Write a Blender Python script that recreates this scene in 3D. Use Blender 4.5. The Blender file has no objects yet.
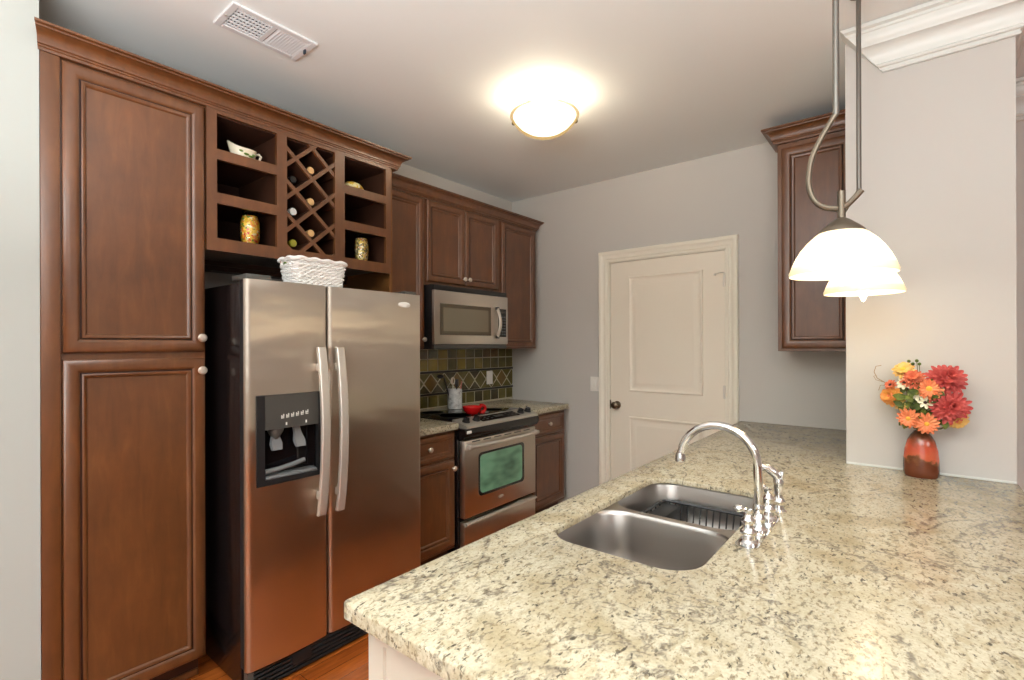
import bpy, bmesh, math, random
from mathutils import Vector, Matrix
random.seed(7)
C = bpy.context.scene
COL = C.collection
PI = math.pi

# ------------------------------------------------------------------ camera
cam = bpy.data.cameras.new('camera')
cam.sensor_width = 36.0
cam.lens = 496.4 / 1024 * 36.0
cam.shift_y = 5.04 / 1024
cam.clip_start = 0.02
camo = bpy.data.objects.new('camera', cam)
COL.objects.link(camo)
camo.matrix_world = (Matrix.Translation((0, 0, 1.428)) @ Matrix.Rotation(math.radians(38.824), 4, 'Z')
                     @ Matrix.Rotation(PI / 2, 4, 'X') @ Matrix.Rotation(math.radians(-0.1724), 4, 'Z'))
C.camera = camo
# ------------------------------------------------------------------ world, exposure
C.view_settings.view_transform = 'Standard'
C.view_settings.look = 'None'
C.view_settings.gamma = 1.0
C.view_settings.use_curve_mapping = False
C.view_settings.exposure = 0.22
w = bpy.data.worlds.new('world'); C.world = w; w.use_nodes = True
w.node_tree.nodes['Background'].inputs[0].default_value = (0.8, 0.9, 1.0, 1)
w.node_tree.nodes['Background'].inputs[1].default_value = 0.3


def lamp(name, kind, loc, power, color, size=None, rot=None, size_y=None):
    l = bpy.data.lights.new(name, kind)
    l.energy = power; l.color = color
    if kind == 'AREA':
        l.shape = 'RECTANGLE'; l.size = size; l.size_y = size_y or size
    elif size is not None:
        l.shadow_soft_size = size
    o = bpy.data.objects.new(name, l); COL.objects.link(o)
    o.location = loc
    if rot: o.rotation_euler = rot
    return o

# added fill light behind the camera; no window is built there
lamp('rear_fill', 'AREA', (0.8, -3.4, 1.75), 30, (0.98, 1.0, 0.99), 3.2, (PI / 2, 0, 0), 1.7)
# added fills with no fixtures: one over the living room, one washing the ceiling
lamp('living_room_fill', 'AREA', (3.6, -0.2, 2.70), 62, (0.97, 1.0, 0.96), 1.8, (0, 0, 0), 1.8)
lamp('ceiling_fill', 'AREA', (0.05, -1.0, 1.72), 212, (0.95, 0.985, 0.985), 1.8, (PI, 0, 0), 1.8)


# ------------------------------------------------------------------ materials
def srgb(r, g, b):
    f = lambda c: (c / 255 / 12.92) if c / 255 <= 0.04045 else ((c / 255 + 0.055) / 1.055) ** 2.4
    return (f(r), f(g), f(b), 1.0)


def mat(name, col, rough=0.5, metal=0.0, **kw):
    m = bpy.data.materials.new(name); m.use_nodes = True
    p = m.node_tree.nodes['Principled BSDF']
    p.inputs['Base Color'].default_value = col if len(col) == 4 else (*col, 1)
    p.inputs['Roughness'].default_value = rough
    p.inputs['Metallic'].default_value = metal
    for k, v in kw.items():
        p.inputs[k.replace('_', ' ')].default_value = v
    return m


def nodes(m): return m.node_tree.nodes, m.node_tree.links, m.node_tree.nodes['Principled BSDF']


def coords(m, scale=(1, 1, 1), rot=(0, 0, 0)):
    n, l, p = nodes(m)
    tc = n.new('ShaderNodeTexCoord'); mp = n.new('ShaderNodeMapping')
    mp.inputs['Scale'].default_value = scale; mp.inputs['Rotation'].default_value = rot
    l.new(tc.outputs['Object'], mp.inputs['Vector'])
    return mp.outputs['Vector']


def noise(m, vec, scale, detail=4, rough=0.55, dist=0.0):
    n, l, p = nodes(m)
    t = n.new('ShaderNodeTexNoise')
    t.inputs['Scale'].default_value = scale; t.inputs['Detail'].default_value = detail
    t.inputs['Roughness'].default_value = rough; t.inputs['Distortion'].default_value = dist
    l.new(vec, t.inputs['Vector'])
    return t.outputs['Fac']


def ramp(m, fac, stops, interp='LINEAR'):
    n, l, p = nodes(m)
    r = n.new('ShaderNodeValToRGB'); r.color_ramp.interpolation = interp
    e = r.color_ramp.elements
    while len(e) < len(stops): e.new(0.5)
    for i, (pos, c) in enumerate(stops):
        e[i].position = pos; e[i].color = c if len(c) == 4 else (*c, 1)
    l.new(fac, r.inputs['Fac'])
    return r.outputs['Color']


def mix(m, fac, a, b, mode='MIX'):
    n, l, p = nodes(m)
    x = n.new('ShaderNodeMix'); x.data_type = 'RGBA'; x.blend_type = mode
    for s, v in ((x.inputs[0], fac), (x.inputs[6], a), (x.inputs[7], b)):
        if hasattr(v, 'is_linked'): l.new(v, s)
        else: s.default_value = v
    return x.outputs[2]


def bump(m, h, strength=0.1, dist=0.01):
    n, l, p = nodes(m)
    b = n.new('ShaderNodeBump'); b.inputs['Strength'].default_value = strength; b.inputs['Distance'].default_value = dist
    l.new(h, b.inputs['Height']); l.new(b.outputs['Normal'], p.inputs['Normal'])


def setcol(m, c): m.node_tree.links.new(c, nodes(m)[2].inputs['Base Color'])


M = {}


def paint(name, col, rough=0.6, b=0.04):
    m = mat(name, col, rough); v = coords(m); bump(m, noise(m, v, 180, 3), b, 0.002); M[name] = m
    return m


paint('wall_paint', srgb(198, 194, 188))
paint('column_paint', srgb(193, 190, 185))
paint('stub_paint', srgb(178, 182, 177))
paint('ceiling_paint', srgb(240, 244, 243), 0.8)
paint('trim_paint', srgb(238, 232, 216), 0.4, 0.0)
paint('crown_paint', srgb(216, 219, 215), 0.4, 0.0)
paint('door_paint', srgb(238, 229, 212), 0.42, 0.0)
paint('cream_paint', srgb(206, 200, 186), 0.45, 0.0)

m = mat('wood', srgb(98, 58, 36), 0.42, Coat_Weight=0.7, Coat_Roughness=0.30)
v = coords(m, (9, 9, 1.6))
f1 = noise(m, v, 3.0, 6, 0.6, 0.5); f2 = noise(m, coords(m, (1, 1, 1)), 5.5, 5, 0.6)
c1 = ramp(m, f1, [(0.25, srgb(91, 53, 25)), (0.55, srgb(107, 64, 31)), (0.8, srgb(122, 77, 39))])
c2 = ramp(m, f2, [(0.3, (0.78, 0.76, 0.74)), (0.7, (1.12, 1.08, 1.04))])
setcol(m, mix(m, 1.0, c1, c2, 'MULTIPLY')); bump(m, f1, 0.05, 0.002); M['wood'] = m
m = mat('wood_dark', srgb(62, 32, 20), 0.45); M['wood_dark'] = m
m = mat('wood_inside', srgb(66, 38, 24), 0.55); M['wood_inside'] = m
m = mat('groove', srgb(46, 22, 14), 0.5); M['groove'] = m
m = mat('panel_side', srgb(120, 76, 34), 0.5); M['panel_side'] = m
M['underside'] = mat('underside', srgb(150, 146, 140), 0.6)

# brushed stainless steel
def steel(name, col, rough, aniso=0.75):
    m = mat(name, col, rough, 1.0, Anisotropic=aniso)
    n, l, p = nodes(m)
    t = n.new('ShaderNodeTangent'); t.direction_type = 'RADIAL'; t.axis = 'Z'
    l.new(t.outputs['Tangent'], p.inputs['Tangent'])
    M[name] = m
    return m


m = steel('steel', srgb(214, 204, 190), 0.31, 1.0)
nodes(m)[2].inputs['Anisotropic Rotation'].default_value = 0.0
v = coords(m, (1.0, 2.2, 5.0)); bump(m, noise(m, v, 1.4, 1.5), 0.22, 0.02)
steel('steel_trim', srgb(214, 206, 196), 0.30, 0.4)
m = mat('sink_steel', srgb(176, 172, 168), 0.30, 1.0); M['sink_steel'] = m
M['handle_steel'] = mat('handle_steel', srgb(222, 216, 206), 0.48, 0.75)
M['nickel'] = mat('nickel', srgb(232, 222, 208), 0.38, 0.8)
M['chrome'] = mat('chrome', srgb(228, 228, 228), 0.07, 1.0)
M['bronze'] = mat('bronze', srgb(112, 100, 84), 0.35, 1.0)
M['pendant_metal'] = mat('pendant_metal', srgb(118, 108, 94), 0.40, 0.8)
M['rod_metal'] = mat('rod_metal', srgb(120, 116, 110), 0.40, 0.8)
M['black_gloss'] = mat('black_gloss', (0.006, 0.005, 0.006), 0.10)
M['fridge_side'] = mat('fridge_side', (0.010, 0.007, 0.007), 0.16)
M['black_plastic'] = mat('black_plastic', (0.014, 0.014, 0.015), 0.35)
M['black_glass'] = mat('black_glass', (0.006, 0.006, 0.007), 0.05)
M['dark_grey'] = mat('dark_grey', srgb(72, 70, 66), 0.35)
M['grey_plastic'] = mat('grey_plastic', srgb(84, 84, 80), 0.4)
M['lever_plastic'] = mat('lever_plastic', srgb(112, 114, 116), 0.25)
M['white_plastic'] = mat('white_plastic', srgb(238, 234, 226), 0.4)
M['icon_white'] = mat('icon_white', srgb(232, 232, 226), 0.5)
M['rubber'] = mat('rubber', (0.012, 0.012, 0.013), 0.6)
M['mw_window'] = mat('mw_window', srgb(126, 118, 100), 0.12, 0.25)
M['mw_window_border'] = mat('mw_window_border', srgb(88, 78, 62), 0.2, 0.2)
m = mat('oven_glass', srgb(66, 104, 84), 0.06); M['oven_glass'] = m
v = coords(m); f = noise(m, coords(m, (1, 2.2, 5)), 1.6, 2)
setcol(m, ramp(m, f, [(0.3, srgb(58, 92, 72)), (0.5, srgb(112, 164, 132)), (0.75, srgb(138, 186, 154))]))  # window green varies unevenly from dark to pale
M['oven_glass_border'] = mat('oven_glass_border', (0.015, 0.015, 0.014), 0.08)
M['vent_white'] = mat('vent_white', srgb(226, 228, 230), 0.45)
M['vent_dark'] = mat('vent_dark', srgb(58, 66, 78), 0.7)
M['red_glaze'] = mat('red_glaze', srgb(206, 22, 24), 0.14)
M['cream_glaze'] = mat('cream_glaze', srgb(232, 222, 196), 0.25)
M['leaf_glaze'] = mat('leaf_glaze', srgb(92, 120, 44), 0.3)
m = mat('basket_white', srgb(238, 236, 232), 0.6); bump(m, noise(m, coords(m), 220, 2), 0.3, 0.003); M['basket_white'] = m

# granite
def granite(name, base, light, tan, dark, fleck):
    m = mat(name, base, 0.18, Specular_IOR_Level=0.27)
    R = (0, 0, math.radians(24))
    va = coords(m, (1.75, 0.80, 1.2), R)
    vb = coords(m, (1.0, 1.0, 1.0), (0, 0, 0.3))
    big = noise(m, vb, 6, 4, 0.6, 0.6)
    mid = noise(m, va, 26, 5, 0.62, 0.8)
    c = ramp(m, big, [(0.32, base), (0.5, light), (0.68, tan)])
    c = mix(m, ramp(m, mid, [(0.52, (0, 0, 0)), (0.64, (0.7, 0.7, 0.7))]), c, tan)
    mid2 = noise(m, coords(m, (1.6, 0.9, 1), (0, 0, 0.65)), 44, 4, 0.6, 0.4)
    c = mix(m, ramp(m, mid2, [(0.56, (0, 0, 0)), (0.66, (0.8, 0.8, 0.8))]), c, dark)
    fl = noise(m, coords(m, (1.7, 0.85, 1.2), (0, 0, 0.5)), 54, 3, 0.6, 0.25)
    gate = noise(m, vb, 9, 2)
    k = n_mul(m, ramp(m, fl, [(0.60, (0, 0, 0)), (0.66, (0.85, 0.85, 0.85))]), ramp(m, gate, [(0.34, (0.3, 0.3, 0.3)), (0.5, (1, 1, 1))]))
    c = mix(m, k, c, fleck)
    sp2 = noise(m, coords(m, (1.3, 0.8, 1.2), (0, 0, 0.7)), 105, 3, 0.6, 0.2)
    c = mix(m, ramp(m, sp2, [(0.57, (0, 0, 0)), (0.64, (0.7, 0.7, 0.7))]), c, srgb(126, 110, 84))
    vn = noise(m, coords(m, (1, 1, 1), (0, 0, 0.9)), 1.7, 6, 0.62, 0.5)
    vmask = n_mul(m, ramp(m, vn, [(0.488, (0, 0, 0)), (0.5, (0.75, 0.75, 0.75)), (0.512, (0, 0, 0))]), ramp(m, mid, [(0.40, (0, 0, 0)), (0.55, (1, 1, 1))]))
    c = mix(m, vmask, c, srgb(92, 84, 78))
    fine = noise(m, vb, 150, 2)
    c = mix(m, 1.0, c, ramp(m, fine, [(0.3, (0.86, 0.85, 0.83)), (0.7, (1.08, 1.07, 1.05))]), 'MULTIPLY')
    setcol(m, c); M[name] = m
    return m


def n_mul(m, a, b): return mix(m, 1.0, a, b, 'MULTIPLY')


granite('granite', srgb(184, 174, 148), srgb(196, 188, 166), srgb(170, 157, 128), srgb(122, 113, 96), srgb(54, 50, 46))

# hardwood floor: boards along X
m = mat('floor_wood', srgb(150, 70, 34), 0.22); M['floor_wood'] = m
n, l, p = nodes(m)
br = n.new('ShaderNodeTexBrick'); br.offset = 0.37; br.squash = 1.0
br.inputs['Scale'].default_value = 1.0; br.inputs['Brick Width'].default_value = 1.1; br.inputs['Row Height'].default_value = 0.083
br.inputs['Mortar Size'].default_value = 0.0012; br.inputs['Color1'].default_value = srgb(180, 98, 40)
br.inputs['Color2'].default_value = srgb(148, 76, 30); br.inputs['Mortar'].default_value = srgb(60, 24, 12)
l.new(coords(m, rot=(0, 0, PI / 2)), br.inputs['Vector'])
gr = noise(m, coords(m, (14, 1.2, 1)), 4, 5, 0.6, 0.8)
setcol(m, mix(m, 1.0, br.outputs['Color'], ramp(m, gr, [(0.3, (0.72, 0.66, 0.6)), (0.7, (1.2, 1.16, 1.1))]), 'MULTIPLY'))

# glowing lamp glass: the glass itself shines, strongest near its bulb
def glow(name, stops, z0, z1):
    m = mat(name, (0.9, 0.84, 0.7, 1), 0.25)
    n, l, p = nodes(m)
    tc = n.new('ShaderNodeTexCoord'); sp = n.new('ShaderNodeSeparateXYZ'); l.new(tc.outputs['Object'], sp.inputs[0])
    mr = n.new('ShaderNodeMapRange'); mr.inputs['From Min'].default_value = z0; mr.inputs['From Max'].default_value = z1
    l.new(sp.outputs['Z'], mr.inputs['Value'])
    l.new(ramp(m, mr.outputs['Result'], stops), p.inputs['Emission Color'])
    p.inputs['Emission Strength'].default_value = 1.0
    M[name] = m
    return m


glow('pendant_glass', [(0.0, (0.42, 0.30, 0.10)), (0.16, (0.50, 0.38, 0.17)), (0.34, (1.9, 1.5, 0.95)), (0.74, (1.7, 1.35, 0.80)), (1.0, (0.36, 0.23, 0.07))], -1.126, -1.005)
glow('dome_core', [(0.0, (7.0, 6.0, 4.5)), (1.0, (8.4, 7.2, 5.4))], -0.200, -0.088)
m = bpy.data.materials.new('dome_glass'); m.use_nodes = True; M['dome_glass'] = m
n = m.node_tree.nodes; l = m.node_tree.links; n.remove(n['Principled BSDF'])
tr = n.new('ShaderNodeBsdfTransparent'); em = n.new('ShaderNodeEmission'); em.inputs['Color'].default_value = (1.0, 0.66, 0.26, 1); em.inputs['Strength'].default_value = 0.62
mx = n.new('ShaderNodeMixShader'); mx.inputs[0].default_value = 0.5
l.new(tr.outputs[0], mx.inputs[1]); l.new(em.outputs[0], mx.inputs[2]); l.new(mx.outputs[0], n['Material Output'].inputs[0])
glow('bulb_glow', [(0.0, (4.0, 3.4, 2.4)), (1.0, (4.0, 3.4, 2.4))], -2, 2)
M['bulb'] = M['bulb_glow']

# tile colours
def tile(name, a, b):
    m = mat(name, a, 0.16); setcol(m, ramp(m, noise(m, coords(m), 9, 3), [(0.3, a), (0.7, b)])); M[name] = m
    return m


tile('tile_olive', srgb(128, 108, 34), srgb(164, 142, 52))
tile('tile_brown', srgb(96, 72, 34), srgb(136, 104, 48))
tile('tile_moss', srgb(80, 72, 32), srgb(112, 100, 46))
tile('tile_dark', srgb(52, 46, 30), srgb(84, 74, 44))
M['grout'] = mat('grout', srgb(196, 186, 156), 0.8)
M['border_metal'] = mat('border_metal', srgb(52, 48, 46), 0.3, 0.6)

def cells(name, cols, scale, rough=0.3):
    m = mat(name, cols[0], rough)
    n, l, p = nodes(m)
    vo = n.new('ShaderNodeTexVoronoi'); vo.inputs['Scale'].default_value = scale
    l.new(coords(m), vo.inputs['Vector'])
    sep = n.new('ShaderNodeSeparateColor'); l.new(vo.outputs['Color'], sep.inputs[0])
    k = len(cols)
    setcol(m, ramp(m, sep.outputs[0], [(0.12 + 0.76 * i / k, c) for i, c in enumerate(cols)], 'CONSTANT'))
    bump(m, vo.outputs['Distance'], 0.5, 0.004)
    M[name] = m


cells('candy', [srgb(226, 184, 44), srgb(214, 70, 40), srgb(240, 226, 190), srgb(96, 140, 44), srgb(232, 150, 50), srgb(244, 208, 90)], 120)
cells('candy_pale', [srgb(226, 196, 90), srgb(242, 232, 206), srgb(196, 120, 50), srgb(236, 214, 150), srgb(120, 110, 60)], 125)
cells('dish_pattern', [srgb(226, 188, 70), srgb(244, 240, 226), srgb(212, 150, 50), srgb(240, 226, 170)], 48)
m = mat('crock', srgb(222, 220, 214), 0.25); M['crock'] = m
setcol(m, ramp(m, noise(m, coords(m), 22, 5, 0.65, 1.2), [(0.40, srgb(226, 226, 224)), (0.54, srgb(206, 206, 204)), (0.66, srgb(150, 150, 150))]))

m = bpy.data.materials.new('jar_glass'); m.use_nodes = True; M['jar_glass'] = m
n = m.node_tree.nodes; l = m.node_tree.links; n.remove(n['Principled BSDF'])
tr = n.new('ShaderNodeBsdfTransparent'); gl = n.new('ShaderNodeBsdfGlossy'); gl.inputs['Roughness'].default_value = 0.04
fr = n.new('ShaderNodeFresnel'); mx = n.new('ShaderNodeMixShader')
l.new(fr.outputs[0], mx.inputs[0]); l.new(tr.outputs[0], mx.inputs[1]); l.new(gl.outputs[0], mx.inputs[2])
l.new(mx.outputs[0], n['Material Output'].inputs[0])

# vase: red-orange glaze over a brown foot with an uneven line between them
m = mat('vase_glaze', srgb(200, 80, 40), 0.12); M['vase_glaze'] = m
n, l, p = nodes(m)
tc = n.new('ShaderNodeTexCoord'); sx = n.new('ShaderNodeSeparateXYZ'); l.new(tc.outputs['Object'], sx.inputs[0])
nz = noise(m, coords(m), 24, 3)
ad = n.new('ShaderNodeMath'); ad.operation = 'MULTIPLY_ADD'; l.new(nz, ad.inputs[0]); ad.inputs[1].default_value = -0.10
l.new(sx.outputs['Z'], ad.inputs[2])
mp = n.new('ShaderNodeMapRange'); mp.inputs['From Min'].default_value = -0.06; mp.inputs['From Max'].default_value = 0.16
l.new(ad.outputs[0], mp.inputs['Value'])
setcol(m, ramp(m, mp.outputs['Result'], [(0.0, srgb(104, 52, 30)), (0.30, srgb(96, 50, 30)), (0.36, srgb(110, 70, 40)), (0.40, srgb(190, 92, 62)),
                          (0.56, srgb(186, 80, 56)), (0.68, srgb(132, 70, 46)), (0.78, srgb(90, 56, 36))]))

def petal(name, a, b):
    m = mat(name, a, 0.6, Subsurface_Weight=0.0)
    setcol(m, ramp(m, noise(m, coords(m), 40, 2), [(0.35, a), (0.65, b)])); M[name] = m


petal('petal_red', srgb(178, 64, 62), srgb(204, 92, 86))
petal('petal_orange', srgb(226, 122, 76), srgb(236, 154, 108))
petal('petal_rust', srgb(200, 98, 66), srgb(214, 120, 88))
petal('petal_yellow', srgb(216, 168, 84), srgb(228, 190, 116))
petal('petal_gold', srgb(218, 134, 66), srgb(228, 166, 80))
petal('petal_white', srgb(232, 224, 188), srgb(242, 238, 212))
M['flower_eye'] = mat('flower_eye', srgb(236, 180, 70), 0.8)
M['flower_eye_dark'] = mat('flower_eye_dark', srgb(48, 24, 24), 0.8)
M['flower_green'] = mat('flower_green', srgb(196, 206, 120), 0.8)
petal('leaf_green', srgb(62, 78, 24), srgb(104, 116, 40))
M['stem_green'] = mat('stem_green', srgb(92, 92, 40), 0.7)
M['twig'] = mat('twig', srgb(150, 124, 88), 0.7)
M['bottle_green'] = mat('bottle_green', srgb(30, 40, 22), 0.08)
M['bottle_dark'] = mat('bottle_dark', srgb(18, 14, 16), 0.08)
M['bottle_yellow'] = mat('bottle_yellow', srgb(150, 142, 44), 0.1)
M['capsule'] = mat('capsule', srgb(214, 172, 116), 0.35, 0.2)
M['paper_label'] = mat('paper_label', srgb(206, 208, 204), 0.6)
M['rack_wire'] = mat('rack_wire', (0.02, 0.02, 0.022), 0.4)
M['utensil_black'] = mat('utensil_black', srgb(36, 30, 34), 0.35)
M['utensil_wood'] = mat('utensil_wood', srgb(226, 216, 196), 0.5)
M['utensil_pink'] = mat('utensil_pink', srgb(196, 120, 104), 0.5)


# ------------------------------------------------------------------ mesh helpers
class MB:
    def __init__(s): s.v = []; s.f = []; s.m = []; s.s = []

    def add(s, vs, fs, mi=0, smooth=False, mtx=None):
        b = len(s.v)
        if mtx is not None: vs = [mtx @ Vector(a) for a in vs]
        s.v += [tuple(a) for a in vs]
        for f in fs: s.f.append([i + b for i in f]); s.m.append(mi); s.s.append(smooth)
        return s

    def box(s, x0, x1, y0, y1, z0, z1, mi=0, bev=0.0, seg=2, mtx=None):
        x0, x1 = sorted((x0, x1)); y0, y1 = sorted((y0, y1)); z0, z1 = sorted((z0, z1))
        if bev <= 0:
            vs = [(x, y, z) for x in (x0, x1) for y in (y0, y1) for z in (z0, z1)]
            fs = [(0, 1, 3, 2), (4, 6, 7, 5), (0, 4, 5, 1), (2, 3, 7, 6), (0, 2, 6, 4), (1, 5, 7, 3)]
            return s.add(vs, fs, mi, False, mtx)
        bm = bmesh.new(); bmesh.ops.create_cube(bm, size=1)
        for q in bm.verts: q.co = (x0 + (q.co.x + .5) * (x1 - x0), y0 + (q.co.y + .5) * (y1 - y0), z0 + (q.co.z + .5) * (z1 - z0))
        bmesh.ops.bevel(bm, geom=bm.edges[:], offset=bev, segments=seg, affect='EDGES', profile=0.5)
        s.addbm(bm, mi, seg > 1, mtx); return s

    def addbm(s, bm, mi=0, smooth=False, mtx=None):
        bm.verts.index_update()
        s.add([q.co.copy() for q in bm.verts], [[q.index for q in f.verts] for f in bm.faces], mi, smooth, mtx)
        bm.free()

    def lathe(s, prof, c=(0, 0, 0), axis='Z', seg=32, mi=0, smooth=True, scale=(1, 1)):
        vs = []; fs = []; n = len(prof)
        for i in range(seg):
            a = 2 * PI * i / seg
            for r, z in prof:
                p = (r * math.cos(a) * scale[0], r * math.sin(a) * scale[1], z)
                if axis == 'X': p = (p[2], p[0], p[1])
                elif axis == 'Y': p = (p[1], p[2], p[0])
                vs.append((p[0] + c[0], p[1] + c[1], p[2] + c[2]))
        for i in range(seg):
            j = (i + 1) % seg
            for k in range(n - 1):
                fs.append((i * n + k, j * n + k, j * n + k + 1, i * n + k + 1))
        if prof[0][0] > 1e-6: fs.append([i * n for i in range(seg)][::-1])
        if prof[-1][0] > 1e-6: fs.append([i * n + n - 1 for i in range(seg)])
        return s.add(vs, fs, mi, smooth)

    def tube(s, pts, r, seg=10, mi=0, closed=False, cap=True, flat=None):
        pts = [Vector(p) for p in pts]; n = len(pts)
        rr = r if isinstance(r, (list, tuple)) else [r] * n
        T = []
        for i in range(n):
            a = pts[(i - 1) % n] if (closed or i > 0) else pts[i]
            b = pts[(i + 1) % n] if (closed or i < n - 1) else pts[i]
            T.append((b - a).normalized())
        up = Vector((0, 0, 1)) if abs(T[0].z) < 0.9 else Vector((1, 0, 0))
        N = T[0].cross(up).normalized(); vs = []
        for i in range(n):
            N = (N - T[i] * N.dot(T[i])).normalized(); B = T[i].cross(N)
            for k in range(seg):
                a = 2 * PI * k / seg
                q = N * math.cos(a) * rr[i] + B * math.sin(a) * rr[i] * (flat or 1.0)
                vs.append(pts[i] + q)
        fs = []
        for i in range(n if closed else n - 1):
            j = (i + 1) % n
            for k in range(seg):
                k2 = (k + 1) % seg
                fs.append((i * seg + k, i * seg + k2, j * seg + k2, j * seg + k))
        if cap and not closed:
            fs.append(list(range(seg))[::-1]); fs.append([(n - 1) * seg + k for k in range(seg)])
        return s.add(vs, fs, mi, True)

    def extrude(s, poly, axis, a, b, mi=0, smooth=False):
        """poly: 2D points in the plane across axis, extruded from a to b"""
        n = len(poly)
        def P(p, t): return {'X': (t, p[0], p[1]), 'Y': (p[0], t, p[1]), 'Z': (p[0], p[1], t)}[axis]
        vs = [P(p, a) for p in poly] + [P(p, b) for p in poly]
        fs = [(i, (i + 1) % n, n + (i + 1) % n, n + i) for i in range(n)]
        s.add(vs, fs, mi, smooth)
        s.add(vs, [list(range(n))[::-1], [n + i for i in range(n)]], mi, False)
        return s

    def loft(s, rings, mi=0, smooth=True, cap0=True, cap1=True, closed=True):
        n = len(rings[0]); vs = [p for r in rings for p in r]; fs = []
        for i in range(len(rings) - 1):
            for k in range(n if closed else n - 1):
                j = (k + 1) % n
                fs.append((i * n + k, i * n + j, (i + 1) * n + j, (i + 1) * n + k))
        s.add(vs, fs, mi, smooth)
        if cap0: s.add(rings[0], [list(range(n))[::-1]], mi, False)
        if cap1: s.add(rings[-1], [list(range(n))], mi, False)
        return s

    def sphere(s, c, r, mi=0, seg=20, sc=(1, 1, 1)):
        bm = bmesh.new(); bmesh.ops.create_uvsphere(bm, u_segments=seg, v_segments=seg // 2, radius=r)
        for q in bm.verts: q.co = (q.co.x * sc[0] + c[0], q.co.y * sc[1] + c[1], q.co.z * sc[2] + c[2])
        s.addbm(bm, mi, True); return s


def woff(o):
    v = Vector((0, 0, 0))
    while o is not None: v += o.location; o = o.parent
    return v


def put(name, mb, mats, parent=None, loc=None, label=None, kind=None, local=False, angle=35):
    """one mesh object; mb holds room coordinates (or the parent's when local)"""
    if not isinstance(mats, (list, tuple)): mats = [mats]
    base = Vector((0, 0, 0)) if local else (woff(parent) + (Vector(loc) if loc is not None else Vector((0, 0, 0))))
    me = bpy.data.meshes.new(name)
    me.from_pydata([tuple(Vector(a) - base) for a in mb.v], [], mb.f)
    for k in mats: me.materials.append(M[k] if isinstance(k, str) else k)
    for p, mi, sm in zip(me.polygons, mb.m, mb.s): p.material_index = mi; p.use_smooth = sm
    bm = bmesh.new(); bm.from_mesh(me)
    bmesh.ops.remove_doubles(bm, verts=bm.verts, dist=1e-6)
    bmesh.ops.recalc_face_normals(bm, faces=bm.faces)
    bm.to_mesh(me); bm.free()
    me.set_sharp_from_angle(angle=math.radians(angle))
    o = bpy.data.objects.new(name, me); COL.objects.link(o)
    if parent is not None: o.parent = parent
    if loc is not None: o.location = loc
    if label: o['label'] = label
    if kind: o['kind'] = kind
    return o


def thing(name, label, cat, loc, group=None):
    o = bpy.data.objects.new(name, None); COL.objects.link(o)
    o.empty_display_size = 0.05; o.location = loc
    return tag(o, label, cat, group)


def tag(o, label, cat, group=None):
    o['label'] = label; o['category'] = cat
    if group: o['group'] = group
    return o


def struct(name, mb, mats, parent=None):
    o = put(name, mb, mats, parent)
    if parent is None: o['kind'] = 'structure'
    return o


# profile: (inset, depth) loops from the back edge to the panel centre
RAISED = [(0, 0), (0, .013), (.003, .017), (.010, .020), (.022, .021), (.036, .019), (.045, .0145), (.047, .011), (.050, .011),
          (.052, .0155), (.056, .017), (.061, .0155), (.066, .010), (.068, .0065), (.075, .0065)]


def panel(mb, o, U, V, N, w, h, prof, mi=0, k=1.0, dark=None, flat_last=True):
    o, U, V, N = Vector(o), Vector(U), Vector(V), Vector(N)
    rings = []
    for ins, d in prof:
        i = ins * k
        rings.append([o + U * i + V * i + N * d, o + U * (w - i) + V * i + N * d, o + U * (w - i) + V * (h - i) + N * d, o + U * i + V * (h - i) + N * d])
    for a in range(len(rings) - 1):
        m_ = dark if (dark is not None and prof[a][0] > .046 and prof[a][0] < .0505) else mi
        vs = rings[a] + rings[a + 1]
        mb.add(vs, [(q, (q + 1) % 4, 4 + (q + 1) % 4, 4 + q) for q in range(4)], m_)
    mb.add(rings[-1], [(0, 1, 2, 3)], mi); mb.add(rings[0], [(3, 2, 1, 0)], mi)
    return mb


def xpanel(name, x, y0, y1, z0, z1, parent, prof=RAISED, k=1.0, mats=('wood', 'groove')):
    mb = MB(); panel(mb, (x, y0, z0), (0, 1, 0), (0, 0, 1), (1, 0, 0), y1 - y0, z1 - z0, prof, 0, k, 1)
    return put(name, mb, mats, parent)


def knob_mesh(c, axis='X', r=.0175, sgn=1):
    mb = MB(); q = [(.006, 0), (.006, .010), (.009, .014), (r, .019), (r, .024), (r * .75, .029), (0, .031)]
    return mb.lathe([(a, b * sgn) for a, b in q], c, axis, 20)


def mitre_sweep(mb, path, prof, mi=0, start_shear=None, inward=False):
    """sweep a (out, z) profile along an xy polyline; outside lies to the right of travel"""
    P = [Vector((p[0], p[1])) for p in path]; n = len(P); dirs = []
    for i in range(n):
        d0 = (P[i] - P[i - 1]).normalized() if i > 0 else None
        d1 = (P[i + 1] - P[i]).normalized() if i < n - 1 else None
        n0 = Vector((d0.y, -d0.x)) if d0 else None; n1 = Vector((d1.y, -d1.x)) if d1 else None
        if n0 and n1:
            b = (n0 + n1).normalized(); dirs.append(b / max(0.2, b.dot(n1)))
        else: dirs.append(n0 or n1)
    rings = []
    for i in range(n):
        ring = []
        for o, z in prof:
            q = P[i] + dirs[i] * o
            if i == 0 and start_shear:
                q = q + (P[1] - P[0]).normalized() * start_shear(o, z)
            ring.append((q.x, q.y, z))
        rings.append(ring)
    mb.loft(rings, mi, False)
    return mb


CROWN = [(0, 0), (.019, .001), (.020, .010), (.024, .013), (.024, .018), (.029, .021), (.029, .026), (.031, .036), (.037, .048), (.048, .057), (.060, .062),
         (.064, .063), (.065, .068), (.076, .071), (.076, .079), (0, .079)]


def cover(name, z): return [(a, b + z) for a, b in CROWN]


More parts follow.
